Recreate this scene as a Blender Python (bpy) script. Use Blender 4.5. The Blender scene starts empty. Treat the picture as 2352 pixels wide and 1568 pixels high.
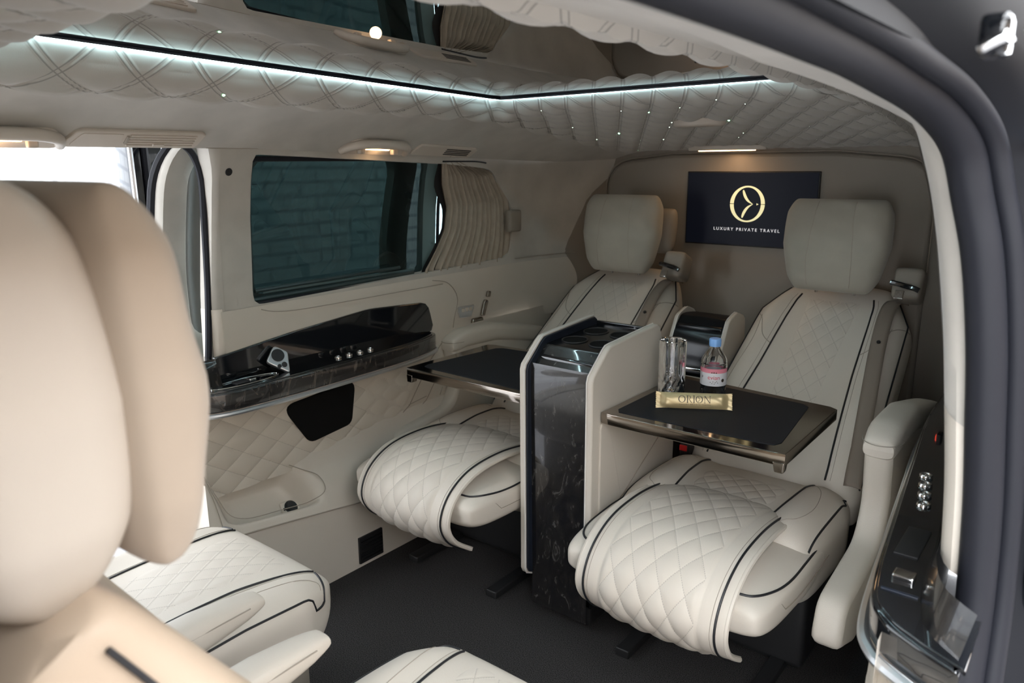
import bpy, bmesh, math, random
import numpy as np
from mathutils import Vector, Matrix
random.seed(3)
S = bpy.context.scene
COL = S.collection
# ------------------------------------------------------------------ camera, world, light
R = math.radians
def cam_setup():
    yaw, p, r, f = R(38.917), R(13.327), R(-.489), 1721.8
    fwd = Vector((-math.sin(yaw)*math.cos(p), math.cos(yaw)*math.cos(p), -math.sin(p)))
    right = fwd.cross(Vector((0, 0, 1))).normalized(); up = right.cross(fwd)
    r2 = right*math.cos(r)+up*math.sin(r); u2 = -right*math.sin(r)+up*math.cos(r)
    cd = bpy.data.cameras.new('camera'); co = bpy.data.objects.new('camera', cd); COL.objects.link(co)
    co.matrix_world = Matrix(((r2.x, u2.x, -fwd.x, 1.108), (r2.y, u2.y, -fwd.y, 0), (r2.z, u2.z, -fwd.z, 1.29), (0, 0, 0, 1)))
    cd.sensor_width = 36; cd.lens = f*36/2352; cd.clip_start = .02
    cd.dof.use_dof = True; cd.dof.focus_distance = 1.9; cd.dof.aperture_fstop = 5.0
    S.camera = co
cam_setup()
W = bpy.data.worlds.new('world'); S.world = W; W.use_nodes = True
bg = W.node_tree.nodes['Background']; bg.inputs[0].default_value = (.94, .965, 1.0, 1); bg.inputs[1].default_value = 10.5
S.view_settings.view_transform = 'Standard'; S.view_settings.look = 'None'
S.view_settings.exposure = 0.0; S.view_settings.gamma = 1
S.view_settings.use_curve_mapping = False
S.cycles.max_bounces = 10; S.cycles.diffuse_bounces = 6; S.cycles.transparent_max_bounces = 16
S.cycles.use_denoising = True
def lamp(name, typ, loc, energy, color=(1, 1, 1), size=.1, rot=(0, 0, 0), size_y=None, parent=None):
    l = bpy.data.lights.new(name, typ); l.energy = energy; l.color = color
    if typ == 'AREA':
        l.size = size
        if size_y: l.shape = 'RECTANGLE'; l.size_y = size_y
    else: l.shadow_soft_size = size
    o = bpy.data.objects.new(name, l); COL.objects.link(o); o.location = loc; o.rotation_euler = rot
    if parent: o.parent = parent; o.location = Vector(loc)-parent.location
    return o

# ------------------------------------------------------------------ materials
def new_mat(name):
    m = bpy.data.materials.new(name); m.use_nodes = True
    nt = m.node_tree; return m, nt, nt.nodes['Principled BSDF']
def mth(nt, op, a, b=None, c=None):
    n = nt.nodes.new('ShaderNodeMath'); n.operation = op
    for i, v in enumerate((a, b, c)):
        if v is None: continue
        if isinstance(v, (int, float)): n.inputs[i].default_value = v
        else: nt.links.new(v, n.inputs[i])
    return n.outputs[0]
def mixc(nt, f, a, b):
    n = nt.nodes.new('ShaderNodeMix'); n.data_type = 'RGBA'
    for k, v in ((0, f), (6, a), (7, b)):
        if hasattr(v, 'links'): nt.links.new(v, n.inputs[k])
        else: n.inputs[k].default_value = v if k == 0 else (*v, 1)
    return n.outputs[2]
def simple(name, col, rough=.5, metal=0, spec=.5, coat=0, noise=None, bump=0, bscale=300, emit=None, es=0, sheen=0):
    m, nt, b = new_mat(name)
    b.inputs['Base Color'].default_value = (*col, 1); b.inputs['Roughness'].default_value = rough
    b.inputs['Metallic'].default_value = metal; b.inputs['Specular IOR Level'].default_value = spec
    b.inputs['Coat Weight'].default_value = coat; b.inputs['Coat Roughness'].default_value = .03
    if sheen: b.inputs['Sheen Weight'].default_value = sheen; b.inputs['Sheen Roughness'].default_value = .5
    if emit: b.inputs['Emission Color'].default_value = (*emit, 1); b.inputs['Emission Strength'].default_value = es
    if noise or bump:
        tc = nt.nodes.new('ShaderNodeTexCoord')
        if noise:
            n = nt.nodes.new('ShaderNodeTexNoise'); n.inputs['Scale'].default_value = noise[0]; n.inputs['Detail'].default_value = 4
            nt.links.new(tc.outputs['Object'], n.inputs['Vector'])
            mr = nt.nodes.new('ShaderNodeMapRange'); mr.inputs[1].default_value = .3; mr.inputs[2].default_value = .7
            nt.links.new(n.outputs[0], mr.inputs[0])
            nt.links.new(mixc(nt, mr.outputs[0], [c*(1-noise[1]) for c in col], [min(1, c*(1+noise[1])) for c in col]), b.inputs['Base Color'])
        if bump:
            n = nt.nodes.new('ShaderNodeTexNoise'); n.inputs['Scale'].default_value = bscale; n.inputs['Detail'].default_value = 2
            nt.links.new(tc.outputs['Object'], n.inputs['Vector'])
            bn = nt.nodes.new('ShaderNodeBump'); bn.inputs['Strength'].default_value = bump; bn.inputs['Distance'].default_value = .001
            nt.links.new(n.outputs[0], bn.inputs['Height']); nt.links.new(bn.outputs[0], b.inputs['Normal'])
    return m
def quilt_mat(name, col, cw, ch, rough=.5, dbl=0.0, dark=.55, lw=.0009, grain=.25, dash=True, sheen=0, nz=None):
    """leather or suede with diamond stitching laid out in the UV map (metres)"""
    m, nt, b = new_mat(name)
    b.inputs['Roughness'].default_value = rough
    if sheen: b.inputs['Sheen Weight'].default_value = sheen
    uv = nt.nodes.new('ShaderNodeTexCoord'); sp = nt.nodes.new('ShaderNodeSeparateXYZ')
    nt.links.new(uv.outputs['UV'], sp.inputs[0])
    u = mth(nt, 'DIVIDE', sp.outputs[0], cw); v = mth(nt, 'DIVIDE', sp.outputs[1], ch)
    k = 1/math.sqrt(1/cw**2+1/ch**2)
    ds = []
    for s in (1, -1):
        a = mth(nt, 'ADD', u, mth(nt, 'MULTIPLY', v, s))
        fr = mth(nt, 'SUBTRACT', mth(nt, 'FRACT', mth(nt, 'ADD', a, .5)), .5)
        d = mth(nt, 'MULTIPLY', mth(nt, 'ABSOLUTE', fr), k)          # metres from the stitch line
        if dbl: d = mth(nt, 'ABSOLUTE', mth(nt, 'SUBTRACT', d, dbl))
        ln = mth(nt, 'LESS_THAN', d, lw)
        if dash:
            o = mth(nt, 'SUBTRACT', u, mth(nt, 'MULTIPLY', v, s))
            ln = mth(nt, 'MULTIPLY', ln, mth(nt, 'GREATER_THAN', mth(nt, 'SINE', mth(nt, 'MULTIPLY', o, 2*math.pi*k/.0045)), -.5))
        ds.append((d, ln))
    line = mth(nt, 'MAXIMUM', ds[0][1], ds[1][1])
    dmin = mth(nt, 'MINIMUM', ds[0][0], ds[1][0])
    base = col
    if nz:
        n = nt.nodes.new('ShaderNodeTexNoise'); n.inputs['Scale'].default_value = nz[0]; nt.links.new(uv.outputs['Object'], n.inputs['Vector'])
        base = mixc(nt, n.outputs[0], [c*(1-nz[1]) for c in col], [c*(1+nz[1]) for c in col])
    nt.links.new(mixc(nt, line, base, [c*dark for c in col]), b.inputs['Base Color'])
    h = mth(nt, 'MINIMUM', mth(nt, 'DIVIDE', dmin, .004), 1.0)
    n = nt.nodes.new('ShaderNodeTexNoise'); n.inputs['Scale'].default_value = 500; nt.links.new(uv.outputs['Object'], n.inputs['Vector'])
    hh = mth(nt, 'ADD', h, mth(nt, 'MULTIPLY', n.outputs[0], grain))
    bn = nt.nodes.new('ShaderNodeBump'); bn.inputs['Strength'].default_value = .5; bn.inputs['Distance'].default_value = .0012
    nt.links.new(hh, bn.inputs['Height']); nt.links.new(bn.outputs[0], b.inputs['Normal'])
    return m
CREAM = (.60, .55, .48)
M = {}
M['leather'] = simple('cream_leather', CREAM, .45, spec=.4, bump=.25, bscale=450, noise=(2.5, .03))
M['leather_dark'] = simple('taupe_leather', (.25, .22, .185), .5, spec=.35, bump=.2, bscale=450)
M['shell'] = simple('warm_cream_leather', (.47, .42, .36), .45, spec=.4, bump=.2, bscale=450)
M['tan'] = simple('tan_leather', (.44, .35, .265), .5, spec=.35, bump=.2, bscale=450)
M['suede'] = simple('beige_suede', (.47, .445, .40), .95, spec=.1, noise=(9, .09), bump=.15, bscale=700, sheen=.25)
M['pillow'] = simple('headrest_nubuck', (.345, .32, .268), .8, spec=.2, noise=(7, .08), bump=.2, bscale=500, sheen=.2)
M['pillow_near'] = simple('tan_nubuck', (.38, .315, .25), .8, spec=.2, noise=(6, .05), sheen=.2)
M['belt'] = simple('belt_webbing', (.23, .19, .155), .7, spec=.3)
M['quilt'] = quilt_mat('quilted_leather', CREAM, .052, .080, dark=.70)
M['quilt_wide'] = quilt_mat('quilted_wrap_leather', CREAM, .060, .095, dark=.72)
M['quilt_wall'] = quilt_mat('quilted_wall_leather', (.60, .55, .475), .115, .075, dark=.7)
M['quilt_roof'] = quilt_mat('quilted_roof_suede', (.47, .445, .40), .155, .095, rough=.95, dbl=.004, lw=.0011, dark=.62, dash=False, sheen=.25, nz=(9, .12))
M['pipe'] = simple('black_piping', (.01, .011, .014), .45)
M['seam'] = simple('seam_thread', (.33, .29, .24), .7)
M['white_edge'] = simple('white_stitched_edge', (.7, .68, .64), .5)
M['rubber'] = simple('black_rubber', (.009, .010, .015), .6, spec=.3)
M['body_matt'] = simple('black_body_matt', (.006, .007, .010), .6, spec=.2)
M['paint'] = simple('black_body_paint', (.006, .008, .014), .12, coat=1)
M['plastic'] = simple('black_plastic', (.012, .012, .013), .5)
M['grille'] = simple('black_grille', (.008, .008, .008), .9, spec=.1, bump=.5, bscale=900)
M['gloss'] = simple('gloss_black', (.006, .007, .009), .08, coat=1)
M['gloss_dim'] = simple('dim_gloss_black', (.006, .007, .009), .16, spec=.35)
M['navy'] = simple('navy_leather', (.010, .014, .024), .45, bump=.2)
M['chrome'] = simple('chrome', (.75, .74, .73), .12, metal=1)
M['smoke'] = simple('smoked_chrome', (.34, .30, .26), .10, metal=1)
M['silver'] = simple('satin_silver', (.62, .64, .66), .35, metal=.9)
M['beige_plastic'] = simple('beige_plastic', (.56, .50, .43), .45)
M['carpet'] = simple('charcoal_carpet', (.040, .038, .038), 1, spec=.05, noise=(420, .85), bump=1, bscale=900)
M['curtain'] = simple('beige_curtain', (.36, .31, .25), .9, spec=.1, noise=(30, .08))
M['curtain_grey'] = simple('grey_curtain', (.36, .355, .34), .9, spec=.1)
M['lit_warm'] = simple('warm_lamp', (1, .8, .5), .5, emit=(1, .62, .30), es=9)
M['lit_led'] = simple('led_strip', (.8, .95, 1), .5, emit=(.62, .92, 1), es=70)
M['star'] = simple('fibre_star', (.8, 1, .85), .5, emit=(.75, 1, .78), es=7)
M['star_green'] = simple('fibre_star_green', (.4, 1, .6), .5, emit=(.35, 1, .5), es=22)
M['red'] = simple('red_plastic', (.55, .02, .02), .4)
M['redlit'] = simple('red_lit', (.8, .05, .03), .4, emit=(1, .08, .04), es=2)
M['tableleather'] = simple('black_table_leather', (.009, .011, .015), .6, spec=.25)
M['gold'] = simple('gold_wrapper', (.50, .40, .22), .38, metal=.35, noise=(25, .12), bump=.2, bscale=60)
M['ink'] = simple('dark_ink', (.035, .025, .015), .5)
M['blue'] = simple('blue_cap', (.22, .45, .85), .4)
M['paper'] = simple('white_label', (.75, .75, .78), .5)
M['pink'] = simple('pink_label', (.75, .25, .32), .5)
M['redink'] = simple('red_ink', (.65, .05, .09), .5)
M['screen'] = simple('dark_screen', (.004, .005, .010), .32, emit=(.10, .12, .20), es=.03, spec=.10)
M['logo'] = simple('gold_logo', (.7, .65, .35), .5, emit=(.80, .76, .45), es=.75)
M['logotext'] = simple('white_logo_text', (.7, .7, .7), .5, emit=(.75, .76, .8), es=.75)
M['opposite'] = simple('brown_shade_wall', (.33, .27, .22), .9)
M['asphalt'] = simple('grey_asphalt', (.30, .30, .31), .9, noise=(15, .15))
M['facade'] = simple('pale_grey_facade', (.75, .78, .82), .8)
def veneer(c0=.13, c1=.125, c2=.12, lo=.018):
    m, nt, b = new_mat('black_burl_veneer')
    tc = nt.nodes.new('ShaderNodeTexCoord')
    n = nt.nodes.new('ShaderNodeTexNoise'); n.inputs['Scale'].default_value = 9; n.inputs['Detail'].default_value = 7; n.inputs['Roughness'].default_value = .65; n.inputs['Distortion'].default_value = 3.2
    mp = nt.nodes.new('ShaderNodeMapping'); mp.inputs['Scale'].default_value = (2.4, 2.4, 1.0)
    nt.links.new(tc.outputs['Object'], mp.inputs[0]); nt.links.new(mp.outputs[0], n.inputs['Vector'])
    cr = nt.nodes.new('ShaderNodeValToRGB'); e = cr.color_ramp
    e.elements[0].position = .42; e.elements[0].color = (.006, .006, .008, 1); e.elements[1].position = .80; e.elements[1].color = (c0, c1, c2, 1)
    x = e.elements.new(.58); x.color = (lo, lo*.9, lo*.85, 1)
    nt.links.new(n.outputs[0], cr.inputs[0]); nt.links.new(cr.outputs[0], b.inputs['Base Color'])
    b.inputs['Roughness'].default_value = .25; b.inputs['Coat Weight'].default_value = 1; b.inputs['Coat Roughness'].default_value = .04
    return m
M['veneer'] = veneer()
M['burl'] = veneer(.20, .16, .13, .030)
def glassy(name, tint, ior=1.5, rough=0, trans=True):
    m = bpy.data.materials.new(name); m.use_nodes = True; nt = m.node_tree; nt.nodes.clear()
    out = nt.nodes.new('ShaderNodeOutputMaterial'); fr = nt.nodes.new('ShaderNodeFresnel'); fr.inputs[0].default_value = ior
    g = nt.nodes.new('ShaderNodeBsdfGlossy'); g.inputs['Roughness'].default_value = rough
    t = nt.nodes.new('ShaderNodeBsdfTransparent' if trans else 'ShaderNodeBsdfDiffuse'); t.inputs[0].default_value = (*tint, 1)
    mx = nt.nodes.new('ShaderNodeMixShader'); nt.links.new(fr.outputs[0], mx.inputs[0]); nt.links.new(t.outputs[0], mx.inputs[1]); nt.links.new(g.outputs[0], mx.inputs[2])
    nt.links.new(mx.outputs[0], out.inputs[0]); return m
M['tint'] = glassy('tinted_glass', (.011, .016, .0155), 1.36)
M['door_tint'] = glassy('door_tinted_glass', (.45, .62, .62), 1.4)
M['tint_light'] = glassy('light_tinted_glass', (.40, .55, .55), 1.45)
M['roofglass'] = glassy('dark_roof_glass', (.085, .16, .172), 2.4, rough=.0, trans=False)
def clear(name, col=(1, 1, 1), ior=1.45, rough=0):
    m, nt, b = new_mat(name); b.inputs['Transmission Weight'].default_value = 1; b.inputs['Roughness'].default_value = rough
    b.inputs['IOR'].default_value = ior; b.inputs['Base Color'].default_value = (*col, 1); return m
M['crystal'] = clear('crystal', (.97, .98, 1), 1.5)
M['pet'] = clear('clear_plastic', (.93, .97, 1), 1.33, .02)
def brick():
    m, nt, b = new_mat('white_painted_brick')
    tc = nt.nodes.new('ShaderNodeTexCoord'); sp = nt.nodes.new('ShaderNodeSeparateXYZ'); cb = nt.nodes.new('ShaderNodeCombineXYZ')
    nt.links.new(tc.outputs['Object'], sp.inputs[0]); nt.links.new(sp.outputs[1], cb.inputs[0]); nt.links.new(sp.outputs[2], cb.inputs[1])
    br = nt.nodes.new('ShaderNodeTexBrick'); br.inputs['Scale'].default_value = 2.2
    br.inputs['Color1'].default_value = (.80, .82, .84, 1); br.inputs['Color2'].default_value = (.72, .75, .78, 1); br.inputs['Mortar'].default_value = (.5, .53, .57, 1)
    br.inputs['Mortar Size'].default_value = .022; br.inputs['Row Height'].default_value = .17
    nt.links.new(cb.outputs[0], br.inputs['Vector']); nt.links.new(br.outputs[0], b.inputs['Base Color']); b.inputs['Roughness'].default_value = .85
    return m
M['brick'] = brick()

# ------------------------------------------------------------------ mesh helpers
def crv(pts, n, closed=False):
    """Catmull-Rom through pts, n samples"""
    P = [np.array(p, float) for p in pts]; m = len(P)
    segs = m if closed else m-1; out = []
    for i in range(n):
        t = i/(n if closed else n-1)*segs; k = min(int(t), segs-1); f = t-k
        if closed: a, b, c, d = P[(k-1) % m], P[k % m], P[(k+1) % m], P[(k+2) % m]
        else: a, b, c, d = P[max(k-1, 0)], P[k], P[k+1], P[min(k+2, m-1)]
        out.append(.5*((2*b)+(-a+c)*f+(2*a-5*b+4*c-d)*f*f+(-a+3*b-3*c+d)*f**3))
    return out
def resample(pts, n, closed=False):
    P = [np.array(p, float) for p in pts]
    if closed: P = P+[P[0]]
    L = [0]
    for a, b in zip(P, P[1:]): L.append(L[-1]+np.linalg.norm(b-a))
    out = []; k = 0
    for i in range(n):
        t = L[-1]*i/(n if closed else n-1)
        while k < len(L)-2 and L[k+1] < t: k += 1
        f = (t-L[k])/max(L[k+1]-L[k], 1e-9); out.append(P[k]*(1-f)+P[k+1]*f)
    return out
def rounded(corners, n=None, seg=6):
    """corners: (x, y, radius) in order; returns a rounded polygon outline"""
    out = []; m = len(corners)
    for i in range(m):
        p = np.array(corners[i][:2], float); r = corners[i][2]
        a = np.array(corners[i-1][:2], float)-p; b = np.array(corners[(i+1) % m][:2], float)-p
        la, lb = np.linalg.norm(a), np.linalg.norm(b); a /= la; b /= lb
        ang = math.acos(max(-1, min(1, a@b))); d = min(r/math.tan(ang/2) if r else 0, la*.49, lb*.49)
        s, e = p+a*d, p+b*d
        if r == 0: out.append(p); continue
        for k in range(seg+1):
            t = k/seg; out.append((1-t)**2*s+2*t*(1-t)*p+t*t*e)
    return resample(out, n, True) if n else out
def link(name, me, parent=None, mat=None, loc=None):
    o = bpy.data.objects.new(name, me); COL.objects.link(o)
    if mat is not None:
        me.materials.clear(); me.materials.append(M[mat] if isinstance(mat, str) else mat)
    if parent is not None: o.parent = parent
    if loc is not None: o.location = loc
    return o
def mk(name, verts, faces, mat, parent=None, uvs=None, smooth=True, loc=None, auto=True):
    """verts are in the parent's own frame (ORG is subtracted first)"""
    V = np.array(verts, float).reshape(-1, 3)
    if parent is not None: V = V-np.array(get_org(parent))
    elif loc is None:
        loc = Vector(((V[:, 0].min()+V[:, 0].max())/2, (V[:, 1].min()+V[:, 1].max())/2, V[:, 2].min())); V = V-np.array(loc)
    me = bpy.data.meshes.new(name); me.from_pydata([tuple(v) for v in V], [], faces)
    if uvs is not None:
        ul = me.uv_layers.new(name='UVMap')
        for lp in me.loops: ul.data[lp.index].uv = uvs[lp.vertex_index]
    me.validate(); me.update()
    if smooth:
        for p in me.polygons: p.use_smooth = True
        if auto:
            try: me.set_sharp_from_angle(angle=R(40))
            except Exception: pass
    return link(name, me, parent, mat, loc)
ORG = {}
def get_org(p): return ORG[p.name] if p.name in ORG else (get_org(p.parent) if p.parent else (0, 0, 0))
def empty(name, loc, label=None, cat=None, group=None, local=False):
    o = bpy.data.objects.new(name, None); COL.objects.link(o); o.location = loc; o.empty_display_size = .05
    if not local: ORG[o.name] = tuple(loc)
    if label: tag(o, label, cat, group)
    return o
def tag(o, label, cat, group=None, kind=None):
    if label: o['label'] = label
    if cat: o['category'] = cat
    if group: o['group'] = group
    if kind: o['kind'] = kind
    return o
def struct(o, label=None, cat=None):
    o['kind'] = 'structure'
    if label: o['label'] = label
    if cat: o['category'] = cat
    return o
def gridmesh(P, closed_u=False, closed_v=False, off=0):
    nu, nv = len(P), len(P[0]); V = [tuple(p) for r in P for p in r]; F = []
    for i in range(nu if closed_u else nu-1):
        for j in range(nv if closed_v else nv-1):
            a, b = i, (i+1) % nu; c, d = j, (j+1) % nv
            F.append((off+a*nv+c, off+b*nv+c, off+b*nv+d, off+a*nv+d))
    return V, F
def loft(name, rings, mat, parent=None, cap0=True, cap1=True, closed=True, **k):
    V, F = gridmesh(rings, closed_v=closed); n = len(rings[0])
    if cap0: F.append(tuple(range(n-1, -1, -1)))
    if cap1: F.append(tuple((len(rings)-1)*n+i for i in range(n)))
    return mk(name, V, F, mat, parent, **k)
def tube(name, pts, r, mat, parent=None, closed=False, n=8, flat=None):
    V, F = tubemesh(pts, r, closed, n, flat); return mk(name, V, F, mat, parent)
def tubemesh(pts, r, closed=False, n=8, flat=None, off=0):
    P = [np.array(p, float) for p in pts]; m = len(P); rings = []; up = None
    for i in range(m):
        a = P[(i-1) % m] if closed or i else P[0]; b = P[(i+1) % m] if closed or i < m-1 else P[-1]
        t = b-a; t /= max(np.linalg.norm(t), 1e-9)
        if up is None:
            up = np.cross(t, (0, 0, 1.)) if abs(t[2]) < .9 else np.cross(t, (1., 0, 0))
        up = up-t*(up@t); up /= max(np.linalg.norm(up), 1e-9); w = np.cross(t, up)
        rr = r[i] if hasattr(r, '__len__') else r
        rings.append([P[i]+up*math.cos(q)*rr+w*math.sin(q)*rr*(flat or 1) for q in [2*math.pi*k/n for k in range(n)]])
    V, F = gridmesh(rings, closed_u=closed, closed_v=True, off=off)
    if not closed: F += [tuple(off+i for i in range(n-1, -1, -1)), tuple(off+(m-1)*n+i for i in range(n))]
    return V, F
def tubes(name, paths, r, mat, parent=None, closed=False, n=6):
    V, F = [], []
    for p in paths:
        v, f = tubemesh(p, r, closed, n, off=len(V)); V += v; F += f
    return mk(name, V, F, mat, parent)
def rbox(name, c, s, mat, parent=None, bev=.004, seg=3, rot=None):
    bm = bmesh.new(); bmesh.ops.create_cube(bm, size=1)
    for v in bm.verts: v.co = Vector((v.co.x*s[0], v.co.y*s[1], v.co.z*s[2]))
    if bev: bmesh.ops.bevel(bm, geom=bm.edges[:]+bm.verts[:], offset=min(bev, min(s)*.49), segments=seg, profile=.6, affect='EDGES')
    if rot is not None:
        bmesh.ops.rotate(bm, verts=bm.verts, cent=(0, 0, 0), matrix=rot if isinstance(rot, Matrix) else Matrix.Rotation(rot[1], 3, rot[0]))
    V = [tuple(v.co+Vector(c)) for v in bm.verts]; bm.verts.index_update(); F = [tuple(v.index for v in f.verts) for f in bm.faces]; bm.free()
    return mk(name, V, F, mat, parent)
def prism(name, outline, fn, d0, d1, mat, parent=None, bev=0, seg=3):
    """outline 2-D; fn(a, b, d) -> 3-D; extruded between d0 and d1, rim rounded by bev"""
    o = [np.array(p[:2], float) for p in outline]; n = len(o)
    nm = []
    for i in range(n):
        t = o[(i+1) % n]-o[i-1]; t /= max(np.linalg.norm(t), 1e-9); nm.append(np.array((t[1], -t[0])))
    area = sum(o[i-1][0]*o[i][1]-o[i][0]*o[i-1][1] for i in range(n))
    sg = 1 if area > 0 else -1
    rings = []; dr = 1 if d1 > d0 else -1
    prof = [(0, 0)] if not bev else [(bev*(1-math.sin(q)), bev*(1-math.cos(q))) for q in [math.pi/2*k/seg for k in range(seg+1)]]
    for ins, dd in prof: rings.append([fn(*(o[i]-nm[i]*sg*ins), d0+dr*dd) for i in range(n)])
    for ins, dd in reversed(prof): rings.append([fn(*(o[i]-nm[i]*sg*ins), d1-dr*dd) for i in range(n)])
    return loft(name, rings, mat, parent)
def lathe(name, prof, c, mat, parent=None, n=40, mod=None, cap=True):
    rings = []
    for r, z in prof:
        rings.append([(c[0]+math.cos(q)*(r if not mod else mod(r, z, q)), c[1]+math.sin(q)*(r if not mod else mod(r, z, q)), c[2]+z) for q in [2*math.pi*k/n for k in range(n)]])
    return loft(name, rings, mat, parent, cap0=cap, cap1=cap)
class Pad:
    """a cushion: cross sections along s in 0..1; t runs across; front() is its upholstered side"""
    def __init__(s, c, ax, nr, Wf, Hf, f=None, p=4.5, pe=5, back=1.0):
        s.c, s.ax, s.nr, s.Wf, s.Hf, s.f, s.p, s.pe, s.back = c, ax, nr, Wf, Hf, f or (lambda t, q: 0), p, pe, back
    def e(s, q): return max(0, 1-abs(2*q-1)**s.pe)**(1/s.pe)
    def front(s, t, q, lift=0):
        e = s.e(q); w = s.Wf(q)*(.82+.18*e) if e > 0 else s.Wf(q)*.82
        x = min(1, abs(t)/w); h = s.Hf(q)*(1-x**s.p)**(1/s.p)*e + s.f(t, q)*e*(1-x**8)
        return np.array(s.c(q))+np.array(s.ax)*t+np.array(s.nr(q))*(h+lift)
    def build(s, name, mat, parent, ns=40, nt=48, uv=True):
        rings = []; UV = []
        for i in range(ns+1):
            q = .5-.5*math.cos(math.pi*i/ns); e = s.e(q); w = s.Wf(q)*(.82+.18*e); row = []
            c, ax, n_ = np.array(s.c(q)), np.array(s.ax), np.array(s.nr(q))
            for k in range(nt):
                a = 2*math.pi*k/nt; ca, sa = math.cos(a), math.sin(a)
                t = w*math.copysign(abs(ca)**(2/s.p), ca); h = s.Hf(q)*math.copysign(abs(sa)**(2/s.p), sa)*e
                if sa > 0: h += s.f(t, q)*e*(1-min(1, abs(t)/w)**8)
                else: h *= s.back
                row.append(c+ax*t+n_*h)
            rings.append(row)
        return loft(name, rings, mat, parent)
    def insert(s, name, mat, parent, tl, tr, q0, q1, lift=.004, nu=60, nv=60, amp=0, cw=.05, ch=.08, L=1.0):
        """a quilted panel between t=tl(q) and t=tr(q), laid on the front"""
        P = []; UV = []
        for i in range(nu+1):
            q = q0+(q1-q0)*i/nu; row = []
            for j in range(nv+1):
                g = j/nv; t = tl(q)*(1-g)+tr(q)*g; edge = min(1, min(g, 1-g)*10, min(i/nu, 1-i/nu)*10)
                u, v = t, q*L
                z = amp*(abs(math.sin(math.pi*(u/cw+v/ch))*math.sin(math.pi*(u/cw-v/ch))))**.45
                row.append(s.front(t, q, -.002+(lift+z)*edge**.5)); UV.append((u, v))
            P.append(row)
        V, F = gridmesh(P); return mk(name, V, F, mat, parent, uvs=UV)
def text_mesh(name, s, size, mat, parent, mw, spacing=1.0, align='CENTER', extrude=.0004):
    cu = bpy.data.curves.new(name, 'FONT'); cu.body = s; cu.size = size; cu.align_x = align; cu.space_character = spacing; cu.extrude = extrude
    t = bpy.data.objects.new(name, cu); COL.objects.link(t); bpy.context.view_layer.update()
    me = bpy.data.meshes.new_from_object(t.evaluated_get(bpy.context.evaluated_depsgraph_get())); bpy.data.objects.remove(t)
    me.transform(mw)
    if parent is not None: me.transform(Matrix.Translation(-Vector(get_org(parent))))
    return link(name, me, parent, mat)
def frame(o, x, z, w=None):
    """matrix with local x along x, local y along z, local z along x cross z, at o"""
    x = Vector(x).normalized(); z = Vector(z).normalized(); n = x.cross(z).normalized(); z = n.cross(x)
    return Matrix(((x.x, z.x, n.x, o[0]), (x.y, z.y, n.y, o[1]), (x.z, z.z, n.z, o[2]), (0, 0, 0, 1)))
def lerp(x, xs, ys): return float(np.interp(x, xs, ys))

# ------------------------------------------------------------------ cabin shell
def XL(z): return lerp(z, [0, .25, .42, .75, .95, 1.15, 1.25, 1.34], [-.69, -.69, -.78, -.805, -.80, -.785, -.768, -.74])
def XR(z): return lerp(z, [0, .5, .75, .97, 1.21, 1.34], [.93, .95, .985, .965, .925, .885])
def bend(y): return .14*max(0, (y-2.35)/.49)**2
def WL(y, z, off=0): return (XL(z)+bend(y)+off, y, z)
def ztop(y): return 1.335-.045*max(0, min(1, (y-1.2)/1.6))
def zR(y): return lerp(y, [1.05, 1.3, 2.84], [1.385, 1.35, 1.29])
def glassz(y): return 1.484+.0285*(1.87-y)
def zc(x, y):
    B = 1.462-.117*max(0, (y-1.85)/.95)**1.2
    l = max(0, min(1, (-x-.38)/.36)); r = max(0, min(1, (x-.47)/.40))
    return B-(B-ztop(y))*l**2-(B-zR(y))*r**2
YF = -1.65
struct(mk('floor', *gridmesh([[(x, y, 0) for y in (YF, .5, 1.5, 2.84)] for x in (-.70, 0, .96)]), 'carpet'),
       'charcoal grey carpet covering the cabin floor', 'carpet')
# headliner: smooth suede border, then the quilted pad round the roof glass
NT = 480
def outline(x0, x1, y0, y1, r):
    """each side gets the same number of samples so that rings correspond"""
    out = []; C4 = [(x0, y0), (x1, y0), (x1, y1), (x0, y1)]
    for i in range(4):
        a, b = np.array(C4[i]), np.array(C4[(i+1) % 4])
        for k in range(NT//4):
            out.append(a+(b-a)*k/(NT//4))
    c = np.array(((x0+x1)/2, (y0+y1)/2)); o = []
    for p in out:   # round the corners
        q = p.copy(); hx, hy = (x1-x0)/2-r, (y1-y0)/2-r; d = p-c; e = np.array((max(0, abs(d[0])-hx), max(0, abs(d[1])-hy)))
        if e[0] > 0 and e[1] > 0:
            L = np.linalg.norm(e); e2 = e/L*r; q = c+np.array((math.copysign(hx+e2[0], d[0]), math.copysign(hy+e2[1], d[1])))
        o.append(q)
    return o
OX0, OX1, OY0, OY1 = -.44, .49, .47, 1.865
Oo = outline(OX0, OX1, OY0, OY1, .02); Qo = outline(-.53, .60, .16, 2.80, .05)
def xright(y): return lerp(y, [1.0, 1.2, 2.84], [.865, .885, .80])
Ro = outline(-1, 1, YF, 2.86, .001)
Ro = [np.array((p[0]*(.74 if p[0] < 0 else xright(p[1])), p[1])) for p in Ro]
def bx(p): return p[0]+(bend(p[1]) if p[0] < -.7 else 0)
rings = []
for k in range(25):
    g = (k/24); rings.append([(lambda x, y: (x+bend(y)*max(0, min(1, (-x-.5)/.24))*.6, y, zc(x, y)))(*(Qo[i]*(1-g)+Ro[i]*g)) for i in range(NT)])
struct(loft('ceiling', rings, 'suede', cap0=False, cap1=False), 'smooth beige suede headliner above the windows', 'headliner')
AMP = .015; CW, CH = .155, .095
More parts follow.
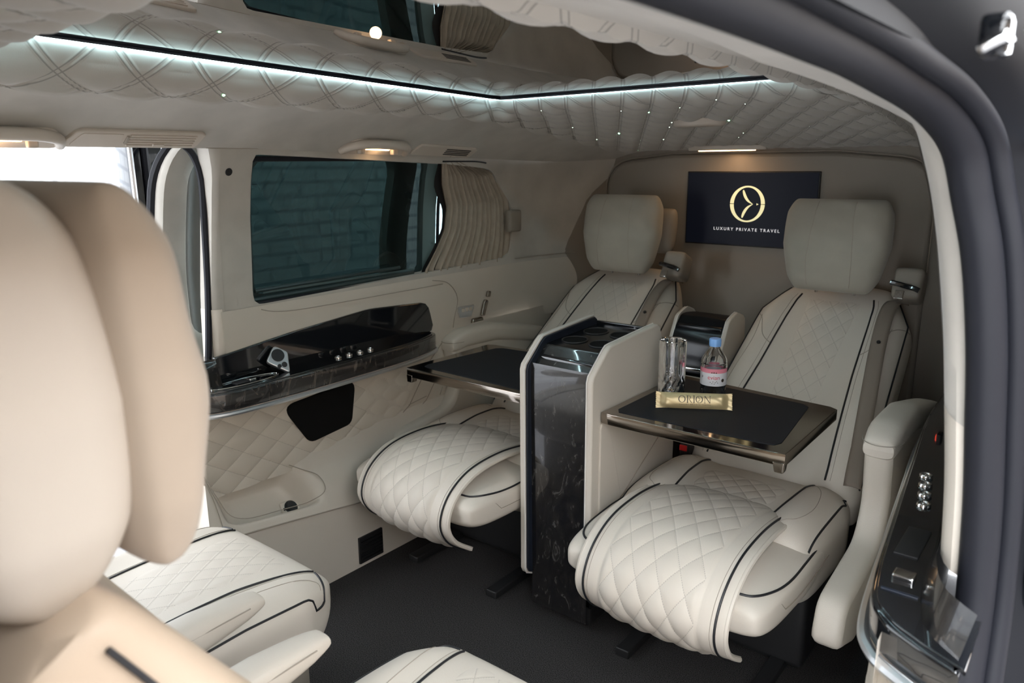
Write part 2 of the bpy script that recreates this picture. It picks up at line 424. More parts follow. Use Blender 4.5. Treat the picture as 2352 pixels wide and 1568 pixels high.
def padz(x, y, d):
    zz = zc(x, y); g = glassz(y)
    z = zz+(g-.003-zz)*math.exp(-(d/.028)**1.2) if d >= 0 else g
    fade = min(1, max(0, (d-.02)/.05)); 
    qn = abs(math.sin(math.pi*(y/CW+x/CH))*math.sin(math.pi*(y/CW-x/CH)))**.45
    return z-.006*min(1, d/.04)-AMP*qn*fade
def dist_O(x, y): return math.hypot(max(OX0-x, x-OX1, 0), max(OY0-y, y-OY1, 0))
rings = []; uvs = []
NR = 84
for k in range(NR+1):
    g = (k/NR)**1.25; row = []
    for i in range(NT):
        x, y = Oo[i]*(1-g)+Qo[i]*g; d = dist_O(x, y)
        edge = max(0, 1-(1-g)*18)
        z = padz(x, y, d); z = z*(1-edge)+zc(x, y)*edge
        row.append((x, y, z)); uvs.append((y, x))
    rings.append(row)
roof = empty('quilted_ceiling_pad', (0, 1.2, 1.4), 'quilted beige suede ceiling border dotted with tiny star lights round the dark roof glass', 'ceiling lining')
V, F = gridmesh(rings, closed_v=True)
mk('padding', V, F, 'quilt_roof', roof, uvs=uvs)
starpos = []
for i in range(-8, 30):
    for j in range(-8, 30):
        # stitch lines cross where both diagonals are whole numbers
        for (a, b) in ((i, j), (i+.5, j), (i, j+.5)):
            u, v = (a+b)/2*CW, (a-b)/2*CH
            if .05 < dist_O(v, u) and -.52 < v < .58 and .2 < u < 2.76: starpos.append((v, u, i*31+j*7))
random.shuffle(starpos)
starpos.sort(key=lambda s: 0 if (s[1] > 1.9) else 1)
rear = [s for s in starpos if s[1] > 1.9][:52]; side = [s for s in starpos if s[1] <= 1.9][:40]
def small_sphere(name, c, r, mat, parent, sc=(1, 1, 1)):
    bm = bmesh.new(); bmesh.ops.create_icosphere(bm, subdivisions=1, radius=r)
    V = [(v.co.x*sc[0]+c[0], v.co.y*sc[1]+c[1], v.co.z*sc[2]+c[2]) for v in bm.verts]; bm.verts.index_update(); F = [tuple(v.index for v in f.verts) for f in bm.faces]; bm.free()
    return mk(name, V, F, mat, parent)
for n, (x, y, h) in enumerate(rear+side):
    gq = n % 7 == 3
    small_sphere('star_light', (x, y, padz(x, y, dist_O(x, y))-.0008), .0042 if gq else .0022, 'star_green' if gq else 'star', roof)
# led strip behind an added dark lip for the gap's shade, round the glass
def ringpath(ins, dz): return [(p[0], p[1], glassz(p[1])+dz) for p in outline(OX0+ins, OX1-ins, OY0+ins, OY1-ins, .02)][::4]
tube('led_strip', ringpath(.0035, -.0028), .0012, 'lit_led', roof, closed=True, n=6)
rg = struct(mk('window_2', *gridmesh([[(x, y, glassz(y)+.0016) for y in np.linspace(OY0-.02, OY1+.02, 8)] for x in (OX0-.02, OX1+.02)]), 'roofglass', loc=(0, 0, 0)),
            'dark reflective glass roof panel edged by a pale blue light line', 'roof glass')
tube('gap_shade_lip', ringpath(.0085, -.0013), .0033, 'navy', None, closed=True, n=8)
struct(bpy.data.objects['gap_shade_lip'], 'thin dark lip added round the roof glass for the shaded gap', 'trim'); bpy.data.objects['gap_shade_lip'].name = 'trim_1'
# body roof above everything (keeps the sky out)
struct(mk('trim_roof', *gridmesh([[(x, y, 1.56) for y in (YF-.2, 2.95)] for x in (-1.0, -.5, .5, 1.0)]), 'paint'), 'black body roof over the cabin', 'roof').name = 'trim_2'

# ---- left wall
hole = rounded([(1.185, .900, .03), (2.36, .925, .06), (2.36, 1.12, .12), (2.20, 1.272, .10), (1.945, 1.292, .1), (1.19, 1.322, .02)], 160, 10)
def outer_for(h, y0, y1, zb, zt):
    c = (1.75, 1.11); out = []
    for p in h:
        d = p-np.array(c); ts = []
        if d[0] > 0: ts.append((y1-c[0])/d[0])
        if d[0] < 0: ts.append((y0-c[0])/d[0])
        t = min(ts) if ts else 9
        if d[1] > 0: t = min(t, (zt-c[1])/d[1])
        if d[1] < 0: t = min(t, (zb-c[1])/d[1])
        out.append(np.array(c)+d*t)
    return out
out_ = outer_for(hole, 1.095, 2.86, .885, 1.345)
# snap the nearest samples to the four corners so that the wall reaches them
for cn in ((1.095, .885), (2.86, .885), (2.86, 1.345), (1.095, 1.345)):
    i = min(range(len(out_)), key=lambda k: np.linalg.norm(out_[k]-np.array(cn))); out_[i] = np.array(cn)
def pillar_round(y): return 0
wl = empty('wall_left', (-.8, 1.9, 0)); struct(wl, 'beige suede and cream leather left cabin wall around the big window', 'wall')
rings = []
for k in range(19):
    g = k/18; rings.append([WL(*(hole[i]*(1-g)+out_[i]*g)) for i in range(160)])
rings = [[(p[0]-.05, p[1], p[2]) for p in rings[0]], [(p[0]-.006, p[1], p[2]) for p in rings[0]]]+rings
loft('upper_lining', rings, 'suede', wl, cap0=False, cap1=False)
# front edge of the pillar, rounded outwards
pz = np.linspace(.74, 1.40, 24)
ye = lambda z: lerp(z, [.70, .92, 1.16, 1.27, 1.35], [1.055, 1.062, 1.078, 1.080, 1.060])
loft('pillar_edge', [[(XL(z)-.001, 1.10, z), (XL(z)-.002, ye(z)+.012, z), (XL(z)-.010, ye(z), z), (XL(z)-.06, ye(z)-.004, z)] for z in pz if z > .87], 'suede', wl, cap0=False, cap1=False, closed=False)
loft('pillar_base', [[(XL(z)+.003, 1.085, z), (XL(z)-.000, ye(z)+.010, z), (XL(z)-.010, ye(z)-.002, z), (XL(z)-.06, ye(z)-.005, z)] for z in np.linspace(.70, .905, 8)], 'leather', wl, cap0=False, cap1=False, closed=False)
mk('belt_panel', *gridmesh([[WL(y, z, .002+.010*math.sin(math.pi*(z-.66)/.24)) for z in np.linspace(.66, .897, 14)] for y in np.linspace(1.08, 2.84, 60)]), 'leather', wl)
tube('seam', [WL(y, .888-.022*(1-math.exp(-(y-1.2)/.05)), .014) for y in np.linspace(1.2, 1.95, 40)], .0011, 'seam', wl)
seam2 = crv([(1.90, .885), (1.98, .865), (2.03, .80), (2.00, .70), (1.98, .60), (1.90, .46)], 30)
tube('seam', [WL(p[0], p[1], .012) for p in seam2], .0013, 'seam', wl)
tube('seam', [WL(y, .915, .006) for y in np.linspace(2.38, 2.82, 20)], .0015, 'seam', wl)
tube('seam', [WL(y, .66+(y-1.9)*.06, .012) for y in np.linspace(1.9, 2.3, 20)], .0013, 'seam', wl)
tube('seam', [WL(1.055+(y-1.055), .985 if False else 1.336, .002) for y in np.linspace(1.05, 1.2, 6)], .0013, 'seam', wl)
prism('alarm_sensor', [(1.12+.010*math.cos(q), 1.275+.010*math.sin(q)) for q in np.linspace(0, 2*math.pi, 25)[:-1]], lambda a, b, d: WL(a, b, d), 0, .003, 'plastic', wl, bev=.001)
# lower quilted panel
XQ = -.775
V, F, UV = [], [], []
def slant(z): return lerp(z, [.38, .46, .60, .66], [1.60, 1.74, 1.85, 1.92])
P = []
for i in range(181):
    g = i/180; row = []
    for j in range(61):
        z = .38+.285*j/60; y = .945+(slant(z)-.945)*g
        qn = abs(math.sin(math.pi*(y/.115+z/.075))*math.sin(math.pi*(y/.115-z/.075)))**.45*min(1, (1-g)*30)
        front = .03*max(0, 1-(y-.945)/.03)**2
        row.append((XQ-front+.007*qn, y, z)); UV.append((y, z))
    P.append(row)
V, F = gridmesh(P); mk('quilted_panel', V, F, 'quilt_wall', wl, uvs=UV)
mk('side_panel', *gridmesh([[(-.778+.006*(z > .4), y, z) for z in np.linspace(.2, .70, 10)] for y in np.linspace(1.55, 2.84, 10)]), 'leather', wl)
tube('seam', [(-.770, slant(z)+.004, z) for z in np.linspace(.44, .66, 12)], .0015, 'seam', wl)
tube('seam', [(-.770, slant(z)+.09, z) for z in np.linspace(.44, .66, 12)], .0012, 'seam', wl)
tube('seam', [(-.770, 1.74+k, .462+k*.12) for k in np.linspace(0, .09, 4)], .0012, 'seam', wl)
# ledge with the pocket
def ledge(y, t):
    zs = lerp(y, [.93, 1.07, 1.48, 2.8], [.295, .28, .222, .20]); zt = lerp(y, [.93, .98, 1.05, 1.24, 1.67, 1.8, 2.8], [.46, .455, .42, .405, .45, .46, .46])
    x = -.685-.09*t; z = zs+(zt-zs)*t
    b = .012*math.sin(math.pi*min(1, t*1.0))
    sm = lambda v: 1/(1+math.exp(-v))
    yl = .985+.02*(1-t); yr = 1.255+.045*(1-t)-.03*t
    m = sm((y-yl)/.008)*sm((yr-y)/.010)*sm((t-.24)/.03)*sm((.955-t)/.02)
    return (x-.050*m+b*.4, y, z-.070*m+b)
lg = empty('trim_3', (-.7, 1.8, 0)); struct(lg, 'cream leather ledge with a moulded pocket below the quilted side panel', 'trim')
mk('ledge', *gridmesh([[ledge(y, t) for t in np.linspace(0, 1, 40)] for y in list(np.linspace(.93, 1.36, 110))+list(np.linspace(1.37, 2.84, 40))]), 'leather', lg)
mk('kick_panel', *gridmesh([[(-.69+.002*math.sin(z*9), y, z) for z in np.linspace(-.02, 1, 12)*0+np.linspace(-.01, 1, 12)*lerp(y, [.93, 1.07, 1.48, 2.8], [.296, .281, .223, .20])] for y in np.linspace(.93, 2.84, 40)]), 'leather', lg)
mk('front_return', *gridmesh([[(x, .93+.012*(x > -.70), z) for z in np.linspace(0, .46, 8) if True] for x in (-.86, -.775, -.70)]), 'leather', lg)
tube('seam', [(-.6865, y, lerp(y, [.93, 1.07, 1.48, 2.8], [.295, .28, .222, .20])) for y in np.linspace(.95, 2.8, 50)], .0025, 'seam', lg)
tube('seam', [(lambda p: (p[0]+.003, p[1], p[2]+.003))(ledge(.965-.0*t, t)) for t in np.linspace(.05, .95, 14)], .0012, 'seam', lg)
def rim(y, t):
    p = ledge(-5, t) if False else None
    zs = lerp(y, [.93, 1.07, 1.48, 2.8], [.295, .28, .222, .20]); zt = lerp(y, [.93, .98, 1.05, 1.24, 1.67, 1.8, 2.8], [.46, .455, .42, .405, .45, .46, .46])
    b = .012*math.sin(math.pi*t); return (-.685-.09*t+b*.4+.003, y, zs+(zt-zs)*t+b+.003)
tube('pocket_seam', [rim(y, t) for y, t in crv([(.965, .97), (.975, .60), (.995, .30), (1.05, .205), (1.15, .20), (1.25, .21), (1.315, .30), (1.310, .55), (1.270, .75), (1.235, .95)], 60)], .0012, 'seam', lg)
# shelf with burl veneer
sh = empty('side_armrest_shelf', (-.75, 1.4, .62), 'gloss black burl shelf running along the left wall below the big window', 'armrest shelf')
plan = crv([(-.82, .935), (-.745, .94), (-.700, .985), (-.682, 1.10), (-.682, 1.40), (-.70, 1.70), (-.75, 1.865), (-.82, 1.885)], 60)
prism('veneer_band', [p for p in plan], lambda a, b, d: (a, b, d), .648, .700, 'burl', sh, bev=.005)
prism('tray_surface', [np.array((-.83+(p[0]+.83)*.90, 1.42+(p[1]-1.42)*.975)) for p in plan], lambda a, b, d: (a, b, d), .695, .703, 'gloss', sh, bev=.002)
bp_ = rounded([(1.035, .69, .005), (1.035, .775, .008), (1.30, .805, .3), (1.60, .828, .4), (1.87, .812, .05), (1.90, .70, .03)], 80, 12)
prism('veneer_back_panel', bp_, lambda a, b, d: (XL(b)+.004+d, a, b), 0, .014, 'gloss', sh, bev=.004)
prism('front_end_cap', rounded([(-.86, .655, .004), (-.735, .655, .01), (-.775, .775, .01), (-.86, .775, .004)], 30), lambda a, b, d: (a, d, b), .945, 1.04, 'burl', sh, bev=.004)
tube('silver_strip', [(p[0]+.004, p[1]-.002, .642) for p in plan[4:-3]], .007, 'silver', sh)
ov = [(-.74+.030*math.cos(q)*(1 if 1 else 0), 1.10+.105*math.sin(q), .7045) for q in np.linspace(0, 2*math.pi, 50)[:-1]]
tube('cup_recess_rim', ov, .0018, 'chrome', sh, closed=True)
# things on the shelf
def puck_button(c, up, parent=None, nm='seat_button', r=.0105):
    up = Vector(up).normalized(); a = up.orthogonal().normalized(); b = up.cross(a)
    def ring(rr, h, n=24): return [tuple(Vector(c)+a*math.cos(q)*rr+b*math.sin(q)*rr+up*h) for q in [2*math.pi*k/n for k in range(n)]]
    o = loft(nm, [ring(r, 0), ring(r, .004), ring(r*.85, .0065), ring(r*.62, .007), ring(r*.5, .0045), ring(r*.35, .0045), ring(r*.2, .0065)], 'chrome', parent)
    return o
for i, y in enumerate(np.linspace(1.425, 1.555, 4)):
    puck_button((-.742+.00*i, y, .703), (.1, 0, 1), sh, 'control_button')
rm = empty('control_handset', (-.765, 1.225, .704), 'small silver handset with a black dial lying on the black side shelf', 'remote control')
hs = rounded([(-.035, -.024, .012), (.040, -.030, .006), (.015, .030, .014), (-.030, .034, .012)], 50)
hm = Matrix.Translation((-.760, 1.225, .735)) @ Matrix.Rotation(R(20), 4, 'X') @ Matrix.Rotation(R(58), 4, 'Y') @ Matrix.Rotation(R(35), 4, 'Z')
fn = lambda a, b, d: tuple(hm @ Vector((a, b, d)))
prism('body', hs, fn, 0, .014, 'silver', rm, bev=.003)
for (a, b, r_) in ((-.010, .008, .019), (.016, -.012, .008), (.004, -.022, .006)):
    prism('dial', [(a+r_*math.cos(q), b+r_*math.sin(q)) for q in np.linspace(0, 2*math.pi, 25)[:-1]], fn, .012, .017, 'plastic', rm, bev=.001)
rbox('switch', (-.735, 1.115, .708), (.022, .020, .008), 'chrome', sh, bev=.002)
rbox('socket_plate', (-.742, 1.085, .7045), (.03, .035, .004), 'plastic', sh, bev=.001)
tag(prism('speaker_grille', rounded([(1.225, .590, .03), (1.505, .612, .03), (1.480, .468, .03), (1.315, .450, .035)], 70, 10), lambda a, b, d: (XQ+.002+d, a, b), 0, .014, 'grille', bev=.006), 'black speaker grille with rounded corners set into the quilted side panel', 'speaker')
cap = empty('socket_cap', ledge(1.225, .40), 'round black power socket cap in the cream moulded pocket', 'socket cap')
pc = Vector(ledge(1.225, .42)); upv = Vector((.72, 0, .7)).normalized()
rbox('socket_block', tuple(pc+upv*-.004), (.05, .06, .03), 'leather', cap, bev=.008, rot=('Y', R(45)))
def disc(nm, c, up, r, h, mat, parent, n=28):
    up = Vector(up).normalized(); a = up.orthogonal().normalized(); b = up.cross(a)
    ring = lambda rr, hh: [tuple(Vector(c)+a*math.cos(q)*rr+b*math.sin(q)*rr+up*hh) for q in [2*math.pi*k/n for k in range(n)]]
    return loft(nm, [ring(r, 0), ring(r, h*.7), ring(r*.9, h)], mat, parent)
disc('cap', pc+upv*.010, upv, .017, .010, 'plastic', cap); disc('cap_rim', pc+upv*.008, upv, .021, .005, 'plastic', cap)
rbox('cap_strap', tuple(pc+upv*.013+Vector((0, -.018, 0))), (.008, .018, .004), 'plastic', cap, bev=.001, rot=('Y', R(45)))
vg = empty('floor_air_grille', (-.685, 1.46, .03), 'square black air grille low on the leather kick panel', 'air vent')
rbox('frame', (-.684, 1.465, .062), (.008, .10, .092), 'plastic', vg, bev=.002)
for k in range(6): rbox('slat', (-.679, 1.465, .030+.0125*k), (.004, .088, .003), 'grille', vg, bev=.0005)
# ---- window on the left
wn = empty('window_1', (-.85, 1.77, .9)); struct(wn, 'large dark teal tinted side window in the left wall', 'window')
mk('glass', *gridmesh([[(XL(z)-.060, y, z) for z in (.88, 1.0, 1.15, 1.34)] for y in (1.12, 1.985)]), 'tint', wn)
def bar(nm, pts, r, mat, parent, flat=None): return tube(nm, pts, r, mat, parent, flat=flat)
def yz_frame(nm, y0, y1, z0, z1, wd, dp, off, mat, parent, rad=.03):
    o = rounded([(y0, z0, rad), (y1, z0, rad), (y1, z1, rad), (y0, z1, rad)], 90, 8)
    cx_, cz_ = (y0+y1)/2, (z0+z1)/2
    inn = [np.array((cx_+(p[0]-cx_)*(1-2*wd/(y1-y0)), cz_+(p[1]-cz_)*(1-2*wd/(z1-z0)))) for p in o]
    f3 = lambda p, d: (XL(p[1])+off+d, p[0], p[1])
    rg_ = [[f3(p, 0) for p in o], [f3(p, dp) for p in o], [f3(p, dp) for p in inn], [f3(p, 0) for p in inn]]
    V, F = gridmesh(rg_, closed_u=True, closed_v=True); return mk(nm, V, F, mat, parent)
M['frame_teal'] = simple('dark_window_frame', (.03, .05, .052), .35)
yz_frame('outer_frame', 1.185, 2.35, .895, 1.315, .012, .02, -.058, 'rubber', wn, .02)
yz_frame('pane_frame', 1.20, 1.90, .905, 1.318, .016, .012, -.052, 'frame_teal', wn, .03)
M['frame_light'] = simple('grey_teal_window_frame', (.16, .235, .24), .4)
mk('sliding_frame_side', *gridmesh([[(XL(z)-.050, y, z) for z in np.linspace(.90, 1.32, 8)] for y in (1.885, 1.90, 1.975)]), 'frame_light', wn)
mk('sliding_frame_sill', *gridmesh([[(XL(z)-.049+.01*(z < .91), y, z) for z in (.900, .910, .928)] for y in (1.25, 1.6, 1.975)]), 'frame_light', wn)
tube('pane_rail', [(XL(.93)-.030, y, .935+.012*(y-1.2)) for y in np.linspace(1.21, 1.78, 8)], .006, 'frame_teal', wn)
tube('pane_rail', [(XL(.915)-.026, y, .910+.012*(y-1.2)) for y in np.linspace(1.19, 1.84, 8)], .008, 'frame_teal', wn)
tube('lower_seal', [(XL(.9)-.008, y, .902) for y in np.linspace(1.19, 1.88, 8)], .007, 'rubber', wn)
bar('centre_post', [(XL(z)-.046, 1.982, z) for z in np.linspace(.90, 1.31, 8)], .006, 'rubber', wn)
# outer leaf of the glass, lighter, with its frame seen through the first
mk('outer_glass', *gridmesh([[(XL(z)-.085, y, z) for z in (.86, 1.34)] for y in (1.985, 2.45)]), 'tint_light', wn)
# curtain gathered at the rear end of the window
cur = empty('curtain', (-.78, 2.1, .9), 'pleated beige curtain drawn to the rear end of the left window', 'curtain')
def cleft(z): return lerp(z, [.92, .99, 1.06, 1.14, 1.22, 1.30], [1.875, 1.93, 1.975, 1.985, 1.95, 1.935])
def cright(z): return lerp(z, [.92, 1.0, 1.15, 1.25, 1.285, 1.30], [2.375, 2.38, 2.355, 2.26, 2.12, 2.05])
P = []
for i in range(161):
    g = i/160; row = []
    for j in range(31):
        z = .912+.385*j/30; y = cleft(z)+(cright(z)-cleft(z))*g
        a = .0085*(1-.75*max(0, (g-.65)/.35))
        row.append((XL(z)-.008+bend(y)+a*math.sin(g*88+1.5*math.sin(z*7))+.003*math.sin(g*31+z*9), y, z))
    P.append(row)
c_ = mk('curtain_cloth', *gridmesh(P), 'curtain', cur)
mo = c_.modifiers.new('t', 'SOLIDIFY'); mo.thickness = .0015
mk('dark_lining', *gridmesh([[(XL(z)-.016, cleft(z)-.004-.026*math.exp(-((z-1.21)/.07)**2)+g, z) for z in np.linspace(.915, 1.297, 24)] for g in (0, .03, .08)]), 'plastic', cur)
tube('curtain_track', [(XL(1.3)+.0, y, 1.300-.04*max(0, (y-2.08)/.2)**2) for y in np.linspace(1.93, 2.16, 20)], .003, 'plastic', cur)
rbox('tieback_clip', (-.765, 2.335, 1.07), (.03, .075, .085), 'leather_dark', cur, bev=.012)
# ---- rear wall
rw = empty('wall_back', (0, 2.84, 0)); struct(rw, 'taupe leather partition wall at the rear of the cabin', 'wall')
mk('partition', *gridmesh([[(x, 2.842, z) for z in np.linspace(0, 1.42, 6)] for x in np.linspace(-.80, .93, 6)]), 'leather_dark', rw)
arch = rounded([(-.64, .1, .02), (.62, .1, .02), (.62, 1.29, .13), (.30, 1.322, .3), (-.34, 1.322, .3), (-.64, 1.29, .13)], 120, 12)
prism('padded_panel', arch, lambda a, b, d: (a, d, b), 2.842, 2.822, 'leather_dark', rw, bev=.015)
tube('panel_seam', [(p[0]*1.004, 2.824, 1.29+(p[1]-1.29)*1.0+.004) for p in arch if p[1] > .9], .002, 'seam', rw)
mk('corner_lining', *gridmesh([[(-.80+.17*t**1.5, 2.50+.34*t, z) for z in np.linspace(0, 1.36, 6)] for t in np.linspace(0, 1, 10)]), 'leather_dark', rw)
tv = empty('wall_screen', (0, 2.82, .98), 'flat screen with a gold ring logo mounted on the rear partition wall', 'screen')
rbox('bezel', (-.003, 2.820, 1.114), (.512, .012, .282), 'plastic', tv, bev=.003)
rbox('display', (-.003, 2.8135, 1.114), (.502, .004, .272), 'screen', tv, bev=.0005, seg=1)
yT = 2.8105
def flatpoly(name, outl, mat, parent, y=yT): return mk(name, [(p[0], y, p[1]) for p in outl]+[(p[0], y+.0008, p[1]) for p in outl], [tuple(range(len(outl)))[::-1], tuple(range(len(outl), 2*len(outl)))]+[(i, (i+1) % len(outl), len(outl)+(i+1) % len(outl), len(outl)+i) for i in range(len(outl))], mat, parent, smooth=False)
lx, lz = -.008, 1.134
def ringmesh(name, cx, cz, ro, ri_x, ri_z, mat, parent, pt, n=64, gap=0):
    V, F = [], []
    for a0, a1 in ((gap, math.pi-gap), (math.pi+gap, 2*math.pi-gap)):
        o = len(V); k = n//2
        for i in range(k+1):
            q = a0+(a1-a0)*i/k
            V += [pt(cx+ro*math.cos(q), cz+ro*math.sin(q)), pt(cx+ri_x*math.cos(q), cz+ri_z*math.sin(q))]
        F += [(o+2*i, o+2*i+1, o+2*i+3, o+2*i+2) for i in range(k)]
    return mk(name, V, F, mat, parent, smooth=False)
ringmesh('logo_ring', lx, lz, .068, .053, .062, 'logo', tv, lambda a, b: (a, yT, b), gap=.018)
def leafs(cx, cz, s, pt, name, mat, parent):
    V, F = [], []
    for sg in (1, -1):
        o = len(V); n = 14
        for i in range(n+1):
            t = i/n; px = -.018+.040*t-.010*math.sin(math.pi*t); pz = .052*(1-t); pz += .006*math.sin(2*math.pi*t)*.5
            w = .0042*math.sin(math.pi*min(1, .08+t*.92))**.8+.0004
            V += [pt(cx+(px-w)*s, cz+sg*(pz-w*.5)*s), pt(cx+(px+w)*s, cz+sg*(pz+w*.5)*s)]
        F += [(o+2*i, o+2*i+1, o+2*i+3, o+2*i+2) for i in range(n)]
    return mk(name, V, F, mat, parent, smooth=False)
leafs(lx, lz, 1, lambda a, b: (a, yT, b), 'logo_arrow', 'logo', tv)
mk('logo_tip', [(lx+.036, yT, lz+.004), (lx+.036, yT, lz-.004), (lx+.044, yT, lz)], [(0, 1, 2)], 'logo', tv, smooth=False)
text_mesh('logo_text', 'LUXURY PRIVATE TRAVEL', .0165, 'logotext', tv, frame((lx-.0, yT, 1.032), (1, 0, 0), (0, 0, 1)), spacing=1.42)
# warm lamp above the screen
rl = empty('rear_ceiling_lamp', (-.05, 2.72, 1.33), 'thin warm lit lamp in the ceiling above the screen', 'ceiling lamp')
prism('lamp_housing', [(-.055+.15*math.cos(q), 2.70+.035*math.sin(q)) for q in np.linspace(0, 2*math.pi, 41)[:-1]], lambda a, b, d: (a, b, d), 1.350, 1.332, 'beige_plastic', rl, bev=.004)
prism('lamp_lens', [(-.055+.11*math.cos(q), 2.70+.022*math.sin(q)) for q in np.linspace(0, 2*math.pi, 41)[:-1]], lambda a, b, d: (a, b, d), 1.333, 1.329, 'lit_warm', rl, bev=.001)
fl = empty('oval_ceiling_lamp', (.0, 2.2, 1.42), 'unlit oval lamp cover in the quilted rear ceiling', 'ceiling lamp')
prism('lens', [(.06+.085*math.cos(q), 2.22+.04*math.sin(q)) for q in np.linspace(0, 2*math.pi, 41)[:-1]], lambda a, b, d: (a, b, d), 1.432, 1.396, 'beige_plastic', fl, bev=.01)
# ---- handles and vents on the left headliner edge
def CL(y, t):
    """point and normal on the left headliner cove, t metres up from the window edge"""
    x = -.74+t*.62; 
    return Vector((x, y, zc(x, y)))
def cove_frame(y, t):
    p = CL(y, t); u = (CL(y+.01, t)-CL(y-.01, t)).normalized(); v = (CL(y, t+.01)-CL(y, t-.01)).normalized(); n = u.cross(v).normalized()
    if n.x < 0: n = -n
    return p, u, v, n
def cove_prism(nm, outl, y, t, d0, d1, mat, parent, bev=.003):
    p, u, v, n = cove_frame(y, t)
    return prism(nm, outl, lambda a, b, d: tuple(p+u*a+v*b+n*d), d0, d1, mat, parent, bev=bev)
def handle(y, label):
    p, u, v, n = cove_frame(y, .045)
    h = empty('grab_handle', tuple(p), label, 'grab handle', None)
    L = lambda a, b, d: tuple(p+u*a+v*b+n*d)
    cove_prism('base_plate', rounded([(-.135, -.034, .02), (.135, -.034, .02), (.11, .036, .035), (-.11, .036, .035)], 60), y, .045, -.004, .006, 'beige_plastic', h)
    path = crv([(-.128, -.024, .003), (-.112, .012, .012), (-.06, .034, .018), (.06, .034, .018), (.112, .012, .012), (.128, -.024, .003)], 40)
    tube('grip', [L(*q) for q in path], [.011+.003*math.sin(math.pi*i/39) for i in range(40)], 'beige_plastic', h, n=14)
    cove_prism('lamp_lens', rounded([(-.050, -.008, .004), (.050, -.008, .004), (.050, .012, .004), (-.050, .012, .004)], 30), y, .045, .004, .008, 'lit_warm', h, .001)
    for a in (-.066, .066): rbox('lamp_cheek', L(a, -.004, .012), (.018, .022, .022), 'beige_plastic', h, bev=.005)
    lamp('handle_light', 'POINT', L(0, -.012, .03), .06, (1, .62, .32), .018, parent=h)
    return h
handle(1.60, 'lit beige grab handle above the big window')
handle(.575, 'grab handle by the left picture edge beside the long ceiling vent')
v1 = empty('ceiling_air_vent', tuple(CL(.86, .05)), 'long beige ceiling vent with a thumb wheel above the open side door', 'air vent')
cove_prism('bezel', rounded([(-.165, -.033, .012), (.155, -.033, .012), (.165, .030, .012), (-.135, .030, .012)], 50), .86, .055, -.004, .008, 'beige_plastic', v1)
cove_prism('inner_panel', rounded([(-.145, -.024, .006), (-.035, -.024, .006), (-.035, .022, .006), (-.125, .022, .006)], 40), .86, .055, .006, .0095, 'beige_plastic', v1, .001)
for k in range(5): cove_prism('slat', [(-.02, -.022+.0095*k), (.14, -.022+.0095*k), (.14, -.0175+.0095*k), (-.02, -.0175+.0095*k)], .86, .055, .007, .011, 'beige_plastic', v1, .0008)
cove_prism('thumb_wheel', [(-.028, -.012), (-.022, -.012), (-.022, .016), (-.028, .016)], .86, .055, .007, .013, 'seam', v1, .001)
cove_prism('slider', [(.04, -.018), (.066, -.018), (.066, -.010), (.04, -.010)], .86, .055, .009, .014, 'beige_plastic', v1, .001)
v2 = empty('ceiling_air_vent', tuple(CL(1.9, .05)), 'small beige ceiling vent with dark slots behind the lit grab handle', 'air vent')
cove_prism('bezel', rounded([(-.155, -.026, .012), (.135, -.026, .012), (.15, .026, .014), (-.13, .026, .014)], 50), 1.90, .046, -.004, .008, 'beige_plastic', v2)
for k in range(4): cove_prism('slot', [(-.005, -.014+.0085*k), (.115, -.014+.0085*k), (.115, -.0098+.0085*k), (-.005, -.0098+.0085*k)], 1.90, .046, .006, .0088, 'plastic', v2, 0)
cove_prism('slider', [(.04, -.024), (.062, -.024), (.062, -.018), (.04, -.018)], 1.90, .046, .007, .011, 'beige_plastic', v2, .001)

# ------------------------------------------------------------------ left doorway and the slid-back door outside it
struct(tube('door_seal', crv([(-.74, YF, 1.345), (-.745, .5, 1.345), (-.76, .93, 1.356), (-.79, 1.0, 1.352), (-.815, 1.052, 1.325), (-.82, 1.074, 1.26), (-.82, 1.071, 1.15), (-.82, 1.058, .92), (-.82, 1.030, .70), (-.80, .965, .52), (-.79, .925, .37), (-.75, .915, .2), (-.73, .92, -.02)], 120), .0095, 'rubber'), 'dark rubber seal round the left door opening', 'seal').name = 'trim_4'
ld = empty('door_1', (-.98, 1.5, .15)); struct(ld, 'open sliding door outside the left wall with suede trim and grey curtain', 'door')
XD = -.965
dout = rounded([(1.005, .16, .08), (1.95, .16, .08), (1.95, 1.385, .12), (1.005, 1.385, .17)], 140, 14)
dinn = rounded([(1.085, .80, .06), (1.85, .80, .06), (1.85, 1.33, .1), (1.085, 1.33, .10)], 140, 14)
cen = np.array((1.47, .9))
def ray_align(o, c, n=140):
    """resample an outline by angle about c so that two outlines correspond"""
    res = []
    for k in range(n):
        q = 2*math.pi*k/n; d = np.array((math.cos(q), math.sin(q))); best = None
        for i in range(len(o)):
            a, b = o[i-1]-c, o[i]-c; e = b-a; den = d[0]*e[1]-d[1]*e[0]
            if abs(den) < 1e-12: continue
            t = (a[0]*e[1]-a[1]*e[0])/den; s_ = (a[0]*d[1]-a[1]*d[0])/den
            if t > 0 and -1e-9 <= s_ <= 1+1e-9 and (best is None or t > best): best = t
        res.append(c+d*(best or .1))
    return res
cen = np.array((1.47, 1.05))
A_, B_ = ray_align(dout, cen), ray_align(dinn, cen)
tl_ = lambda z: .10*max(0, (z-.95)/.4)**1.5     # tumblehome
rg_ = []
for g, dx in ((-.012, -.07), (0, -.03), (.015, -.012), (.10, 0), (.6, .006), (.9, 0), (1.0, -.012), (1.0, -.05)):
    rg_.append([(XD+dx+tl_(p[1]), p[0], p[1]) for p in [A_[i]*(1-g)+B_[i]*g for i in range(140)]])
loft('door_trim', rg_, 'suede', ld, cap0=False, cap1=False)
